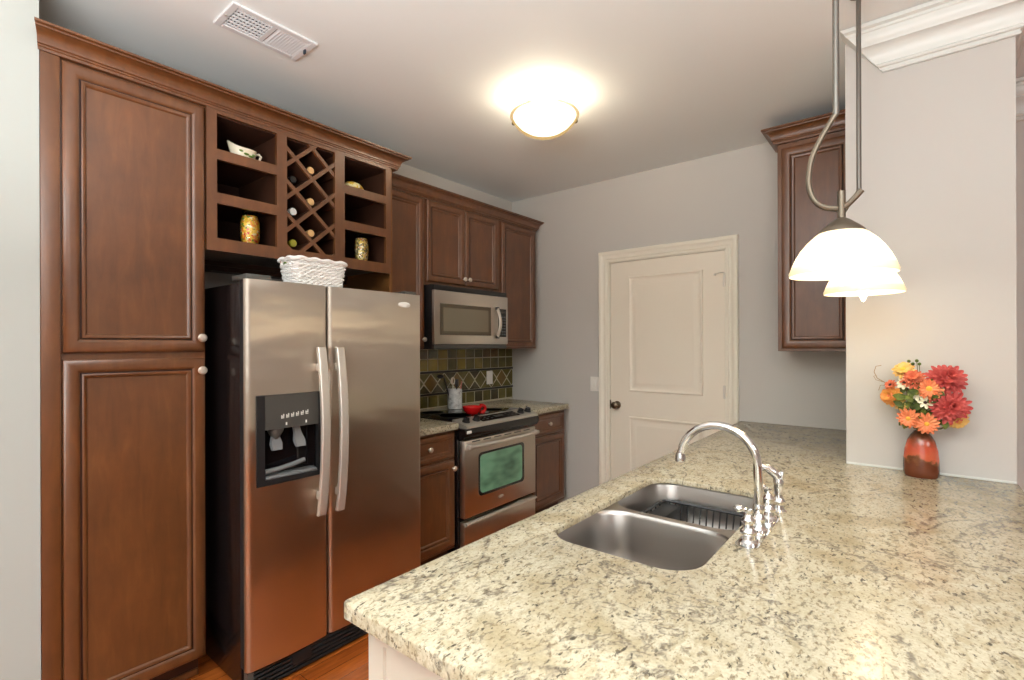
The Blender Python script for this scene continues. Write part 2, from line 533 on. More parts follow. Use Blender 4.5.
# ================================================================== SETTING
XL, YB, ZC = -2.865, 3.567, 2.743
XR, YF = 6.6, -3.5
struct('floor', MB().box(XL - .1, XR + .1, YF - .1, YB + .1, -.06, 0), 'floor_wood')
struct('ceiling', MB().box(XL - .1, XR + .1, YF - .1, YB + .1, ZC, ZC + .08), 'ceiling_paint')
struct('wall_left', MB().box(XL - .1, XL, YF, YB, 0, ZC), 'wall_paint')
DX0, DX1, DZ = -1.867, -0.999, 2.075
mb = MB().box(XL - .1, DX0 - .012, YB, YB + .1, 0, ZC).box(DX1 + .012, XR + .1, YB, YB + .1, 0, ZC).box(DX0 - .012, DX1 + .012, YB, YB + .1, DZ + .01, ZC)
struct('wall_back', mb, 'wall_paint')
struct('wall_right', MB().box(-.22, .30, 2.573, YB - .001, 0, ZC - .001), 'column_paint')
struct('wall_front', MB().box(XL, -2.334, YF, .3122, 0, ZC - .001), 'stub_paint')
struct('wall_rear', MB().box(XL - .1, XR + .1, YF - .1, YF, 0, ZC), 'wall_paint')
struct('wall_side', MB().box(XR, XR + .1, YF, YB, 0, ZC), 'wall_paint')

# room crown moulding: on the column and beyond it
RC = [(0, 2.553), (.010, 2.553), (.013, 2.558), (.010, 2.565), (.010, 2.571), (.018, 2.573), (.022, 2.580), (.018, 2.588), (.020, 2.592), (.020, 2.602), (.024, 2.620), (.034, 2.640), (.048, 2.655),
      (.052, 2.656), (.053, 2.664), (.060, 2.672), (.066, 2.688), (.068, 2.704), (.072, 2.708), (.072, 2.718), (.084, 2.724), (.084, 2.740), (0, 2.740)]
mb = MB(); mitre_sweep(mb, [(-.089, 2.572), (.301, 2.572), (.301, YB - .01)], RC, 0, lambda o, z: -.145 * (z - 2.553) / .19)
struct('trim_1', mb, 'crown_paint')
mb = MB(); mitre_sweep(mb, [(.40, YB - .001), (3.0, YB - .001), (XR - .001, YB - .001), (XR - .001, YF + .001)], [(a * 1.05, z) for a, z in RC])
struct('trim_2', mb, 'crown_paint')
struct('trim_3', MB().box(-.219, .299, 2.568, 2.572, .9145, .922, 0), 'crown_paint')
mb = MB(); mitre_sweep(mb, [(XR - .002, YB - .1), (XR - .002, YF + .1)], [(0, 0.001), (.016, 0.001), (.016, .10), (.010, .125), (0, .13)])
struct('baseboard_side', mb, 'crown_paint')
# door to the pantry closet in the back wall
door = MB()
door.box(DX0, DX1, YB + .008, YB + .045, .008, DZ)
DP = [(0, 0), (.006, -.006), (.016, -.011), (.024, -.011), (.034, -.004), (.050, -.0015), (.06, -.0015)]
for z0, z1 in ((1.065, 1.957), (.16, .872)):
    x0, x1 = -1.712, -1.146
    o = Vector((x1, YB + .0075, z0)); U = Vector((-1, 0, 0)); V = Vector((0, 0, 1)); N = Vector((0, -1, 0))
    w_, h_ = x1 - x0, z1 - z0
    PR = [(0, 0), (.004, .009), (.012, .010), (.022, .002), (.030, .0004), (.040, .0005), (.062, .008), (.07, .008)]
    panel(door, (x0, YB + .0078, z0), (1, 0, 0), (0, 0, 1), (0, -1, 0), w_, h_, PR)
d = struct('door_1', door, 'door_paint')
# casing
CS = [(0, 0), (.004, .008), (.020, .010), (.026, .016), (.034, .013), (.044, .015), (.058, .024), (.064, .028), (.080, .028), (.086, .022), (.086, 0)]
cm = MB()
cpath = [(DX0 - .006, 0.0), (DX0 - .006, DZ + .006), (DX1 + .006, DZ + .006), (DX1 + .006, 0.0)]
rings = []
for i, (x, z) in enumerate(cpath):
    sx_ = -1 if i < 2 else 1; sz_ = 0 if i in (0, 3) else 1
    rings.append([(x + sx_ * a, YB - .0005 - b, max(z + sz_ * a, .001)) for a, b in CS])
cm.loft(rings, 0, False)
put('door_casing', cm, 'trim_paint', d)
jb = MB().box(DX0 - .010, DX0 - .003, YB - .002, YB + .09, .001, DZ + .008).box(DX1 + .003, DX1 + .010, YB - .002, YB + .09, .001, DZ + .008).box(DX0 - .01, DX1 + .01, YB - .002, YB + .09, DZ + .003, DZ + .009)
put('door_jamb', jb, 'trim_paint', d)
kb = MB().lathe([(.030, 0), (.030, -.006), (.014, -.010), (.011, -.030), (.020, -.036), (.028, -.050), (.026, -.062), (.014, -.070), (0, -.072)], (-1.808, YB + .006, .955), 'Y', 24)
put('door_knob', kb, 'bronze', d, label='dark bronze round door knob')
put('latch_plate', MB().box(DX0 - .004, DX0 + .004, YB - .003, YB + .002, .92, .99), 'bronze', d)
for z in (1.87, 1.10, .26):
    hb = MB().lathe([(.007, -.045), (.007, .045)], (DX1 + .002, YB - .004, z), 'Z', 12).box(DX1 - .012, DX1 + .001, YB + .003, YB + .0079, z - .045, z + .045)
    hg = put('hinge', hb, 'handle_steel', d)
    if z > 1.8:
        st = MB().tube([(DX1 + .002, YB - .006, z + .048), (DX1 - .02, YB - .03, z + .050), (DX1 - .05, YB - .035, z + .040)], .004, 8).sphere((DX1 - .052, YB - .035, z + .039), .009)
        put('hinge_stop', st, 'handle_steel', hg)
# baseboard along the visible back wall
struct('baseboard_back', MB().extrude([(YB - .001, .001), (YB - .016, .001), (YB - .016, .10), (YB - .008, .125), (YB - .001, .13)], 'X', -2.22, DX0 - .095), 'trim_paint')

# switch by the door, outlet in the tiles
sw = thing('light_switch', 'small white wall switch plate left of the closed door', 'light switch', (-2.005, YB, 1.11))
put('plate', MB().box(-2.045, -1.966, YB - .007, YB - .0006, 1.052, 1.168, 0, .003), 'white_plastic', sw)
put('toggle', MB().box(-2.022, -1.989, YB - .011, YB - .0072, 1.078, 1.142, 0, .003), 'white_plastic', sw)

# ceiling vent
V0 = (-2.2, -2.006, .808, 1.156)
vent = thing('ceiling_vent', 'white rectangular air register set in the ceiling above the tall cabinet', 'vent', (-2.103, .982, ZC))
fm = MB()
x0, x1, y0, y1 = V0; b_ = .028
for a in ((x0, x1, y0, y0 + b_), (x0, x1, y1 - b_, y1), (x0, x0 + b_, y0 + b_, y1 - b_), (x1 - b_, x1, y0 + b_, y1 - b_)):
    fm.box(*a, ZC - .010, ZC - .0006, 0, .003, 1)
fm.box(x0 + b_, x1 - b_, .972, .990, ZC - .009, ZC - .001)
put('frame', fm, 'vent_white', vent)
put('duct', MB().box(x0 + b_, x1 - b_, y0 + b_, y1 - b_, ZC - .0022, ZC - .0007), 'vent_dark', vent)
lv = MB()
k = 11
for i in range(k):
    yy = .990 + .006 + (y1 - b_ - .990 - .006) * i / k
    lv.add([(x0 + b_, yy, ZC - .003), (x1 - b_, yy, ZC - .003), (x1 - b_, yy + .009, ZC - .010), (x0 + b_, yy + .009, ZC - .010),
            (x0 + b_, yy + .0015, ZC - .003), (x1 - b_, yy + .0015, ZC - .003), (x1 - b_, yy + .0105, ZC - .010), (x0 + b_, yy + .0105, ZC - .010)],
           [(0, 1, 2, 3), (7, 6, 5, 4), (0, 4, 5, 1), (3, 2, 6, 7), (0, 3, 7, 4), (1, 5, 6, 2)])
put('louver', lv, 'vent_white', vent)
gd = MB()
for i in range(10):
    yy = y0 + b_ + (.972 - y0 - b_) * (i + .5) / 10
    gd.box(x0 + b_, x1 - b_, yy - .0022, yy + .0022, ZC - .007, ZC - .0025)
for i in range(6):
    xx = x0 + b_ + (x1 - x0 - 2 * b_) * (i + .5) / 6
    gd.box(xx - .0032, xx + .0032, y0 + b_, .972, ZC - .0085, ZC - .0028)
put('grille', gd, 'vent_white', vent)
for yy in (y0 + .012, y1 - .012):
    put('screw', MB().lathe([(.005, -.003), (.005, 0)], (-2.103, yy, ZC - .0101), 'Z', 10), 'handle_steel', vent)
put('damper_lever', MB().box(-2.09, -2.075, y1 - .024, y1 - .018, ZC - .028, ZC - .0101), 'vent_dark', vent)

# ================================================================== TALL CABINETS
XT = -2.35       # carcass front, doors stand .021 proud
XD = XT + .001
pan = thing('pantry_cabinet', 'tall dark cherry wood pantry cabinet with one door above another, left of refrigerator', 'cabinet', (-2.6, .57, 0))
PY0, PY1 = .3135, .829
body = MB().box(XL + .004, XT, PY0, PY1, .115, 2.4475)
put('carcass', body, 'wood', pan)
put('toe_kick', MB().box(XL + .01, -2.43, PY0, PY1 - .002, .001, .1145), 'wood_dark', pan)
put('base_molding', MB().box(-2.4295, -2.418, PY0, PY1 - .004, .001, .03, 0, .004), 'wood', pan)
put('stile', MB().box(XT, XT + .019, PY0, .365, .115, 2.4475, 0, .003), 'wood', pan)
for z0, z1, kz in ((1.406, 2.440, 1.462), (.118, 1.379, 1.326)):
    dd = xpanel('door', XD, .371, .8235, z0, z1, pan)
    put('knob', knob_mesh((XD + .020, .806, kz)), 'nickel', dd)
# crown moulding across pantry and open shelves
cr = MB(); mitre_sweep(cr, [(XT + .0005, .293), (XT + .0005, 1.822), (-2.50, 1.822)], cover('', 2.448), 0, lambda o, z: .020 - .27 * o)
o = put('crown_molding', cr, 'wood'); tag(o, 'long stepped cherry wood crown molding on top of the pantry and the open shelves', 'molding')

# open shelf unit over the fridge
sh = thing('open_shelf_cabinet', 'cherry wood open cabinet with wine lattice and cubbies above the refrigerator', 'cabinet', (-2.6, 1.31, 1.839))
Y0, Y1, ZB, ZT = .831, 1.789, 1.839, 2.4475
XF0, XF1 = XT, XT + .019
cols = [(.8715, 1.131), (1.180, 1.434), (1.491, 1.755)]
ff = MB()
ff.box(XF0, XF1, Y0, cols[0][0], ZB, ZT).box(XF0, XF1, cols[2][1], Y1, ZB, ZT)
ff.box(XF0, XF1, cols[0][1], cols[1][0], ZB, ZT).box(XF0, XF1, cols[1][1], cols[2][0], ZB, ZT)
for a, b in cols:
    ff.box(XF0, XF1, a, b, ZB, 1.894).box(XF0, XF1, a, b, 2.431, ZT)
put('face_frame', ff, 'wood', sh)
XBK = -2.78
cs = MB()
cs.box(XBK, XF0, Y0, Y0 + .018, ZB + .04, ZT).box(XBK, XF0, Y1 - .018, Y1, ZB + .04, ZT).box(XBK, XF0, Y0, Y1, ZT - .02, ZT)
cs.box(XBK, XF0, Y0, Y1, ZB + .034, 1.893).box(XBK, XBK + .012, Y0, Y1, ZB, ZT)
for y in (1.150, 1.462): cs.box(XBK + .012, XF0, y - .009, y + .009, 1.893, ZT - .02)
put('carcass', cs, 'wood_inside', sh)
for (a, b) in (cols[0], cols[2]):
    for z0, z1 in ((2.234, 2.279), (2.044, 2.091)):
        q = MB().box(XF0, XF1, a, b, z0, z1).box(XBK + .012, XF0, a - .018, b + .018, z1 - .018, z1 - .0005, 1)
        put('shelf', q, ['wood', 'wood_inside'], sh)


def clip(poly, y0, y1, z0, z1):
    def cut(P, f, inter):
        out = []
        for i in range(len(P)):
            a, b = P[i], P[(i + 1) % len(P)]
            if f(a): out.append(a)
            if f(a) != f(b): out.append(inter(a, b))
        return out
    def iy(v): return lambda a, b: (v, a[1] + (b[1] - a[1]) * (v - a[0]) / (b[0] - a[0]))
    def iz(v): return lambda a, b: (a[0] + (b[0] - a[0]) * (v - a[1]) / (b[1] - a[1]), v)
    for f, g in ((lambda p: p[0] >= y0, iy(y0)), (lambda p: p[0] <= y1, iy(y1)), (lambda p: p[1] >= z0, iz(z0)), (lambda p: p[1] <= z1, iz(z1))):
        if not poly: return poly
        poly = cut(poly, f, g)
    return poly


LYC, LZC, PYW, PZW = 1.314, 2.261, .176, .158
lat = MB()
for s in (1, -1):
    for kk in range(-4, 4):
        dy, dz = PYW, s * PZW
        L = math.hypot(dy, dz); ny, nz_ = -dz / L * .009, dy / L * .009
        cy, cz = LYC, LZC + kk * PZW
        p = [(cy - 3 * dy + ny, cz - 3 * dz + nz_), (cy + 3 * dy + ny, cz + 3 * dz + nz_), (cy + 3 * dy - ny, cz + 3 * dz - nz_), (cy - 3 * dy - ny, cz - 3 * dz - nz_)]
        p = clip(p, cols[1][0] + .0005, cols[1][1] - .0005, 1.8945, 2.4305)
        if len(p) > 2: lat.extrude(p, 'X', XF0 - (.0 if s > 0 else .0), XF1 - .002 - (.001 if s > 0 else .003))
        if len(p) > 2: lat.extrude(p, 'X', -2.74, XF0 - .0005, 1)
put('wine_lattice', lat, ['wood', 'wood_inside'], sh)
put('underside_panel', MB().box(XBK + .014, XF0 - .001, Y0 + .001, Y1 - .001, ZB + .024, ZB + .033), 'underside', sh)
put('back_rail', MB().box(XL + .003, XBK - .001, Y0 + .002, Y1 - .002, 1.815, 1.90), 'wood_dark', sh)

# wine bottles lying in the lattice, necks outwards
def bottle(cy, cz, xn, body, cap, label, lab=None):
    t = thing('wine_bottle', label, 'wine bottle', (xn - .15, cy, cz - .036), 'wine bottles lying in the lattice')
    bp = [(0, -.292), (.026, -.292), (.0300, -.286), (.0300, -.115), (.027, -.095), (.018, -.070), (.0145, -.055), (.0145, -.012), (.0, -.012)]
    put('glass', MB().lathe(bp, (xn, cy, cz), 'X', 24), body, t)
    put('capsule', MB().lathe([(.0152, -.06), (.0185, -.016), (.0185, -.003), (.016, 0), (0, .0005)], (xn, cy, cz), 'X', 20), cap, t)
    if lab: put('label', MB().lathe([(.0303, -.24), (.0305, -.13), (.0301, -.128)], (xn, cy, cz), 'X', 24), lab, t)


RST = .0095 * math.hypot(1, 1) + .0348 * 1.42 - .002
for (dy, r, xn, body, cap, nm, lab) in (
        (0, 0, -2.352, 'bottle_dark', 'capsule', 'dark wine bottle with tan cap, topmost in middle of the lattice', None),
        (0, -1, -2.352, 'bottle_dark', 'capsule', 'dark wine bottle with tan cap, second from top in middle of the lattice', 'paper_label'),
        (0, -2, -2.352, 'bottle_green', 'capsule', 'dark green wine bottle with tan cap, lowest in middle of the lattice', 'paper_label')):
    bottle(LYC, LZC + r * PZW + RST - .012, xn, body, cap, nm, lab)
bottle(LYC - PYW / 2, LZC - .5 * PZW + RST + .001, -2.36, 'bottle_dark', 'bottle_dark', 'dark wine bottle at left of the lattice, highest of the left column')
bottle(LYC - PYW / 2, LZC - 1.5 * PZW + RST + .001, -2.36, 'paper_label', 'paper_label', 'pale paper wrapped wine bottle in the middle of the left lattice column', 'paper_label')
bottle(LYC - PYW / 2, 1.931, -2.36, 'bottle_yellow', 'bottle_yellow', 'yellow green wine bottle at left of the lattice, lowest of the left column', 'bottle_green')


# candy jars
def jar(cx, cy, cz, r, h, mt, label):
    t = thing('candy_jar', label, 'jar', (cx, cy, cz))
    pr = [(r * .74, 0), (r * .82, .006), (r * .96, h * .22), (r, h * .45), (r * .96, h * .66), (r * .80, h * .82), (r * .72, h * .86)]
    put('candy', MB().lathe([(0, .004)] + [(a * .96, b + .004) for a, b in pr[:-1]] + [(0, h * .80)], (cx, cy, cz), 'Z', 28), mt, t)
    put('glass', MB().lathe([(0, .0005), *pr, (r * .72, h * .93)], (cx, cy, cz), 'Z', 28), 'jar_glass', t)
    put('lid', MB().lathe([(r * .74, h * .93), (r * .78, h * .94), (r * .78, h * .99), (r * .7, h), (0, h)], (cx, cy, cz), 'Z', 28), 'jar_glass', t)


jar(-2.42, 1.046, 1.894, .044, .166, 'candy', 'glass jar of red, yellow and green candies in bottom left cubby of the open cabinet')
jar(-2.42, 1.652, 1.894, .041, .160, 'candy_pale', 'glass jar of pale yellow and brown candies in bottom right cubby of the open cabinet')

# gravy boat in the top left cubby
t = thing('gravy_boat', 'cream ceramic gravy boat with green leaf decoration in the top left cubby', 'gravy boat', (-2.42, 1.02, 2.2795))
gc = (-2.42, 1.015, 2.280)
def gring(a, b, z, lip, lift=1.0):
    r = []
    for i in range(36):
        p = 2 * PI * i / 36; c = math.cos(p); s_ = math.sin(p)
        ex = max(0, -c) ** 3
        r.append((gc[0] + b * s_ * (1 - .45 * ex), gc[1] + a * .82 * c - lip * .25 * ex, gc[2] + z + lift * (lip * (ex) + .25 * lip * max(0, c) ** 3 - .2 * z * 0)))
    return r
gm = MB(); gm.loft([gring(.040, .026, 0, 0), gring(.044, .029, .006, 0), gring(.062, .038, .022, .004), gring(.072, .042, .042, .014), gring(.075, .043, .056, .026),
                    gring(.072, .040, .057, .026), gring(.064, .034, .042, .014), gring(.04, .02, .016, .004)])
put('body', gm, 'cream_glaze', t)
put('handle', MB().tube([(gc[0], gc[1] + .056, gc[2] + .05), (gc[0], gc[1] + .072, gc[2] + .058), (gc[0], gc[1] + .083, gc[2] + .048), (gc[0], gc[1] + .074, gc[2] + .028), (gc[0], gc[1] + .048, gc[2] + .020)], .006, 8), 'cream_glaze', t)
lf = MB()
for (dy, dz, s_) in ((.0, .030, 1), (.020, .024, .9), (-.022, .040, .9), (.034, .034, .7)):
    lf.sphere((gc[0] + .0405 * math.sqrt(max(.1, 1 - (dy / .07) ** 2)), gc[1] + dy, gc[2] + dz), .010 * s_, 0, 10, (.25, 1.25, .6))
put('leaf_decoration', lf, 'leaf_glaze', t)

# patterned dish in the top right cubby
t = thing('patterned_dish', 'small yellow and white patterned oval dish in the top right cubby', 'dish', (-2.42, 1.60, 2.2795))
put('bowl', MB().lathe([(0, 0), (.036, 0), (.042, .006), (.062, .022), (.064, .026), (.058, .026)], (-2.42, 1.60, 2.280), 'Z', 32, 0, True, (.7, 1)), 'dish_pattern', t)
put('lid', MB().lathe([(.060, .0265), (.058, .034), (.044, .048), (.02, .056), (0, .057)], (-2.42, 1.60, 2.280), 'Z', 32, 0, True, (.7, 1)), 'dish_pattern', t)

# end panel right of the refrigerator
ep = MB().box(XL + .003, XT + .004, 1.7905, 1.8095, .001, 2.4475, 0)
o = put('end_panel', ep, 'panel_side'); tag(o, 'tall ochre brown wooden side panel between refrigerator and upper cabinets', 'panel')

# ================================================================== REFRIGERATOR
XFR = -2.07
fr = thing('refrigerator', 'stainless steel side by side refrigerator with black sides and ice dispenser', 'refrigerator', (-2.45, 1.325, 0))
FY0, FY1, FZ0, FZ1 = .882, 1.783, .109, 1.699
put('body', MB().box(XL + .03, XFR - .075, FY0 + .004, FY1 - .004, .02, 1.690, 0, .006), 'fridge_side', fr)
put('foot', MB().box(XFR - .05, XFR - .02, FY0 + .006, FY0 + .03, .001, .10), 'grey_plastic', fr)


def fdoor(y0, y1, hole=None):
    """curved door front: convex across its width with rounded vertical edges"""
    mb = MB(); n = 18; ys = []; pts = []
    R = .020
    for i in range(7):
        a = PI / 2 * i / 6
        pts.append((XFR - R + R * math.sin(a) - .008, y0 + R - R * math.cos(a)))
    for i in range(1, n):
        t_ = i / n; yy = y0 + R + (y1 - y0 - 2 * R) * t_
        pts.append((XFR - .008 + .008 * math.sin(PI * t_), yy))
    for i in range(7):
        a = PI / 2 * (1 - i / 6)
        pts.append((XFR - R + R * math.sin(a) - .008, y1 - R + R * math.cos(a)))
    back = XFR - .034
    poly = [(back, y0)] + pts + [(back, y1)]
    return poly


def fx(y, y0, y1): return XFR - .008 + .008 * math.sin(PI * min(1, max(0, (y - y0 - .02) / (y1 - y0 - .04))))


SPL = 1.242
LD = (FY0, SPL - .004); RD = (SPL + .004, FY1 + .013)
DY0, DY1, DZ0, DZ1 = .918, 1.205, .851, 1.222
poly = fdoor(*LD); mb = MB()
mb.extrude(poly, 'Z', FZ0, DZ0 - .002, 0, True); mb.extrude(poly, 'Z', DZ1 + .002, FZ1, 0, True)
lp = [p for p in poly if p[1] <= DY0]; lp = lp + [(fx(DY0, *LD), DY0), (XFR - .034, DY0)]
rp = [(XFR - .034, DY1), (fx(DY1, *LD), DY1)] + [p for p in poly if p[1] >= DY1]
mb.extrude(lp, 'Z', DZ0 - .002, DZ1 + .002, 0, True); mb.extrude(rp, 'Z', DZ0 - .002, DZ1 + .002, 0, True)
ld = put('door', mb, 'steel', fr, angle=25)
rd = put('door', MB().extrude(fdoor(*RD), 'Z', FZ0, FZ1, 0, True), 'steel', fr, angle=25)
gk = MB()
for a in ((FY0 + .003, FY0 + .028, FZ0, FZ1), (FY1 - .03, FY1 + .010, FZ0, FZ1), (FY0 + .028, FY1 - .03, FZ0, FZ0 + .03), (FY0 + .028, FY1 - .03, FZ1 - .03, FZ1), (SPL - .02, SPL + .02, FZ0 + .03, FZ1 - .03)):
    gk.box(XFR - .0745, XFR - .0345, a[0], a[1], a[2] + .001, a[3] - .001)
put('gasket', gk, 'rubber', fr)
# handles: flat bars bowed away from the door
def fhandle(yc, par):
    mb = MB(); rings = []
    for i in range(25):
        t_ = i / 24; z = .672 + (1.420 - .672) * t_
        x = XFR + .018 + .036 * max(0, math.sin(PI * t_)) ** .8
        wd = .0195; th = .009
        rings.append([(x - th, yc - wd, z), (x - th, yc + wd, z), (x + th * .7, yc + wd, z), (x + th, yc + wd * .82, z), (x + th, yc - wd * .82, z), (x + th * .7, yc - wd, z)])
    mb.loft(rings, 0, True)
    h = put('handle', mb, 'handle_steel', par, angle=30)
    for z in (.76, 1.33):
        t_ = (z - .672) / (1.42 - .672)
        x = XFR + .018 + .036 * math.sin(PI * t_) ** .8
        put('handle_mount', MB().box(XFR - .004, x - .008, yc - .015, yc + .013, z - .018, z + .018, 0, .004), 'handle_steel', h)
fhandle(1.192, ld); fhandle(1.284, rd)
# badge
bd = MB().lathe([(0, 0), (1, 0), (1, .002), (.85, .004), (0, .0045)], (0, 0, 0), 'X', 28)
bd.v = [(XFR - .003 + x, 1.675 + y * .040, 1.640 + z * .015) for x, y, z in bd.v]
put('badge', bd, 'white_plastic', rd)
# dispenser
dp = MB()
xs = XFR - .0015
dp.box(xs - .05, xs + .004, DY0, .951, DZ0, DZ1).box(xs - .05, xs + .004, 1.186, DY1, DZ0, DZ1)
dp.box(xs - .05, xs + .004, .951, 1.186, DZ0, .872)
ds = put('ice_dispenser', dp, 'black_plastic', fr)
cv = [(xs - .05, 1.080), (xs + .005, 1.080), (xs + .006, 1.13), (xs + .002, 1.19), (xs + .003, 1.222), (xs - .05, 1.222)]
put('control_face', MB().extrude([(x, z) for x, z in cv], 'Y', .951, 1.186, 0, False), 'dark_grey', ds)
put('recess', MB().box(xs - .0625, xs - .0505, .951, 1.186, .872, 1.222).box(xs - .0505, xs - .02, .951, .955, .872, 1.079).box(xs - .0505, xs - .02, 1.182, 1.186, .872, 1.079), 'black_gloss', ds)
put('tray', MB().box(xs - .05, xs + .002, .955, 1.182, .873, .884, 0, .002).box(xs - .045, xs - .002, .96, 1.178, .8842, .888), 'lever_plastic', ds)
for yy, tl in ((1.010, 0), (1.105, .2)):
    lvv = MB(); rings = []
    for t_, wd in ((0, .016), (.3, .018), (.7, .028), (1, .024)):
        z = 1.074 - .085 * t_; x = xs - .040 + .022 * t_
        yc = yy + tl * .05 * t_
        rings.append([(x, yc - wd, z), (x + .002, yc + wd, z), (x + .010, yc + wd * .8, z), (x + .010, yc - wd * .8, z)])
    lvv.loft(rings, 0, True); put('lever', lvv, 'lever_plastic', ds)
put('chute', MB().lathe([(.012, .0), (.030, .030), (.034, .045)], (xs - .030, 1.010, 1.034), 'Z', 20), 'grey_plastic', ds)
put('pipe', MB().tube([(xs - .012, .957, .905), (xs - .012, 1.02, .909), (xs - .012, 1.09, .920), (xs - .016, 1.13, .928)], .010, 10), 'lever_plastic', ds)
for i in range(6):
    yy = 1.024 + i * .0215; z0 = 1.122 + i * .0016; xa, xb = xs + .0050, xs + .0068
    ic = MB().box(xa, xb, yy - .006, yy + .006, z0, z0 + .004).box(xa, xb, yy - .0062, yy + .0062, z0 + .0065, z0 + .0105)
    ic.box(xa, xb, yy - .0065, yy - .003, z0 - .001, z0 + .014).box(xa, xb, yy + .002, yy + .006, z0 + .009, z0 + .018)
    put('button_icon', ic, 'icon_white', ds)
for yy in (1.040, 1.128): put('indicator_mark', MB().box(xs + .0048, xs + .0064, yy - .003, yy + .003, 1.092, 1.104), 'icon_white', ds)
# bottom grille, hinge covers
gm = MB(); gm.box(XFR - .060, XFR - .030, FY0 + .03, FY1 - .01, .004, .104)
for i in range(5):
    z = .018 + i * .018
    gm.box(XFR - .030, XFR - .014, FY0 + .03, FY1 - .01, z, z + .009, 0, .002, 1)
gm.box(XFR - .030, XFR - .010, 1.07, 1.16, .045, .100, 0, .006)
put('base_grille', gm, 'black_plastic', fr)
put('hinge_cover', MB().box(XFR - .16, XFR - .02, FY0 + .006, FY0 + .11, 1.6995, 1.722, 0, .006), 'grey_plastic', fr)
put('hinge_cover', MB().box(XFR - .13, XFR - .02, FY1 - .09, FY1 - .012, 1.6995, 1.716, 0, .005), 'grey_plastic', fr)

# white basket on the refrigerator
bk = thing('wicker_basket', 'white woven wicker basket with wavy rim on top of the refrigerator', 'basket', (-2.178, 1.228, 1.70))
def rrect(cx, cy, hx, hy, r, n):
    """n points around a rounded rectangle, evenly spaced"""
    pts = []; segs = []
    L = [(2 * (hx - r)), PI * r / 2, 2 * (hy - r), PI * r / 2] * 2
    per = sum(L)
    for i in range(n):
        s_ = per * i / n; q = 0
        while s_ > L[q]: s_ -= L[q]; q += 1
        if q == 0: p = (cx - hx + r + s_, cy - hy, 0, -1)
        elif q == 2: p = (cx + hx, cy - hy + r + s_, 1, 0)
        elif q == 4: p = (cx + hx - r - s_, cy + hy, 0, 1)
        elif q == 6: p = (cx - hx, cy + hy - r - s_, -1, 0)
        else:
            cc = {1: (cx + hx - r, cy - hy + r, -PI / 2), 3: (cx + hx - r, cy + hy - r, 0), 5: (cx - hx + r, cy + hy - r, PI / 2), 7: (cx - hx + r, cy - hy + r, PI)}[q]
            a = cc[2] + s_ / r; p = (cc[0] + r * math.cos(a), cc[1] + r * math.sin(a), math.cos(a), math.sin(a))
        pts.append(p)
    return pts


bcx, bcy = -2.178, 1.228
wv = MB()
rows = 13
for i in range(rows):
    t_ = i / (rows - 1); z = 1.707 + .100 * t_
    hx = .063 + .009 * t_ + .002 * math.sin(i * 2.1); hy = .118 + .013 * t_ + .002 * math.sin(i * 2.1)
    loop = []
    for j, (x, y, nx, ny) in enumerate(rrect(bcx, bcy, hx, hy, .03, 96)):
        o_ = .0030 * math.sin(j * PI / 2 + i * PI)
        loop.append((x + nx * o_, y + ny * o_, z))
    wv.tube(loop, .0048, 6, 0, True)
put('woven_side', wv, 'basket_white', bk)
rim = []
for j, (x, y, nx, ny) in enumerate(rrect(bcx, bcy, .073, .134, .025, 96)):
    rim.append((x, y, 1.816 + .003 * math.sin(j * PI / 4)))
put('rim', MB().tube(rim, .010, 8, 0, True), 'basket_white', bk)
put('base', MB().box(bcx - .056, bcx + .056, bcy - .104, bcy + .104, 1.7015, 1.708), 'basket_white', bk)
put('handle_gap_shade', MB().sphere((bcx - .01, bcy - .131, 1.797), .012, 0, 12, (1.1, .5, .7)), 'leaf_glaze', bk)  # dark green blob; its colour stands in for the shaded handle gap

# ================================================================== UPPER CABINETS
XU = -2.556; XUD = XU + .001
UB = 1.398
def upper(name, y0, y1, z0, doors, knobs, label, s_):
    t = thing(name, label, 'cabinet', ((XU + XL) / 2, (y0 + y1) / 2, z0))
    put('carcass', MB().box(XL + .003, XU, y0 + .0008, y1 - .0008, z0, 2.4195), 'wood', t)
    for (a, b, za, zb), kk in zip(doors, knobs):
        dd = xpanel('door', XUD, a, b, za, zb, t, k=.9)
        if kk: put('knob', knob_mesh((XUD + .020, *kk), r=.016), 'nickel', dd)
    return t


upper('wall_cabinet', 1.811, 2.228, UB, [(1.815, 2.220, 1.412, 2.412)], [(2.203, 1.467)], 'cherry wall cabinet with one door, between the refrigerator and the microwave', 1)
upper('wall_cabinet', 2.229, 3.000, 1.838, [(2.246, 2.612, 1.862, 2.412), (2.618, 2.986, 1.862, 2.412)], [(2.590, 1.905), (2.640, 1.905)], 'short cherry wall cabinet with two doors above the microwave', 2)
upper('wall_cabinet', 3.0015, 3.507, UB, [(3.032, 3.480, 1.412, 2.412)], [None], 'cherry wall cabinet with one door, right of the microwave by the corner', 3)
cr = MB(); mitre_sweep(cr, [(XU + .0005, 1.8105), (XU + .0005, 3.5075), (XL + .002, 3.5075)], [(a * .72 if a > .02 else a * .5, b) for a, b in cover('', 2.420)])
# stepped frieze under the crown
o = put('crown_molding', cr, 'wood'); tag(o, 'shorter cherry wood crown molding on top of the wall cabinets over the stove', 'molding')

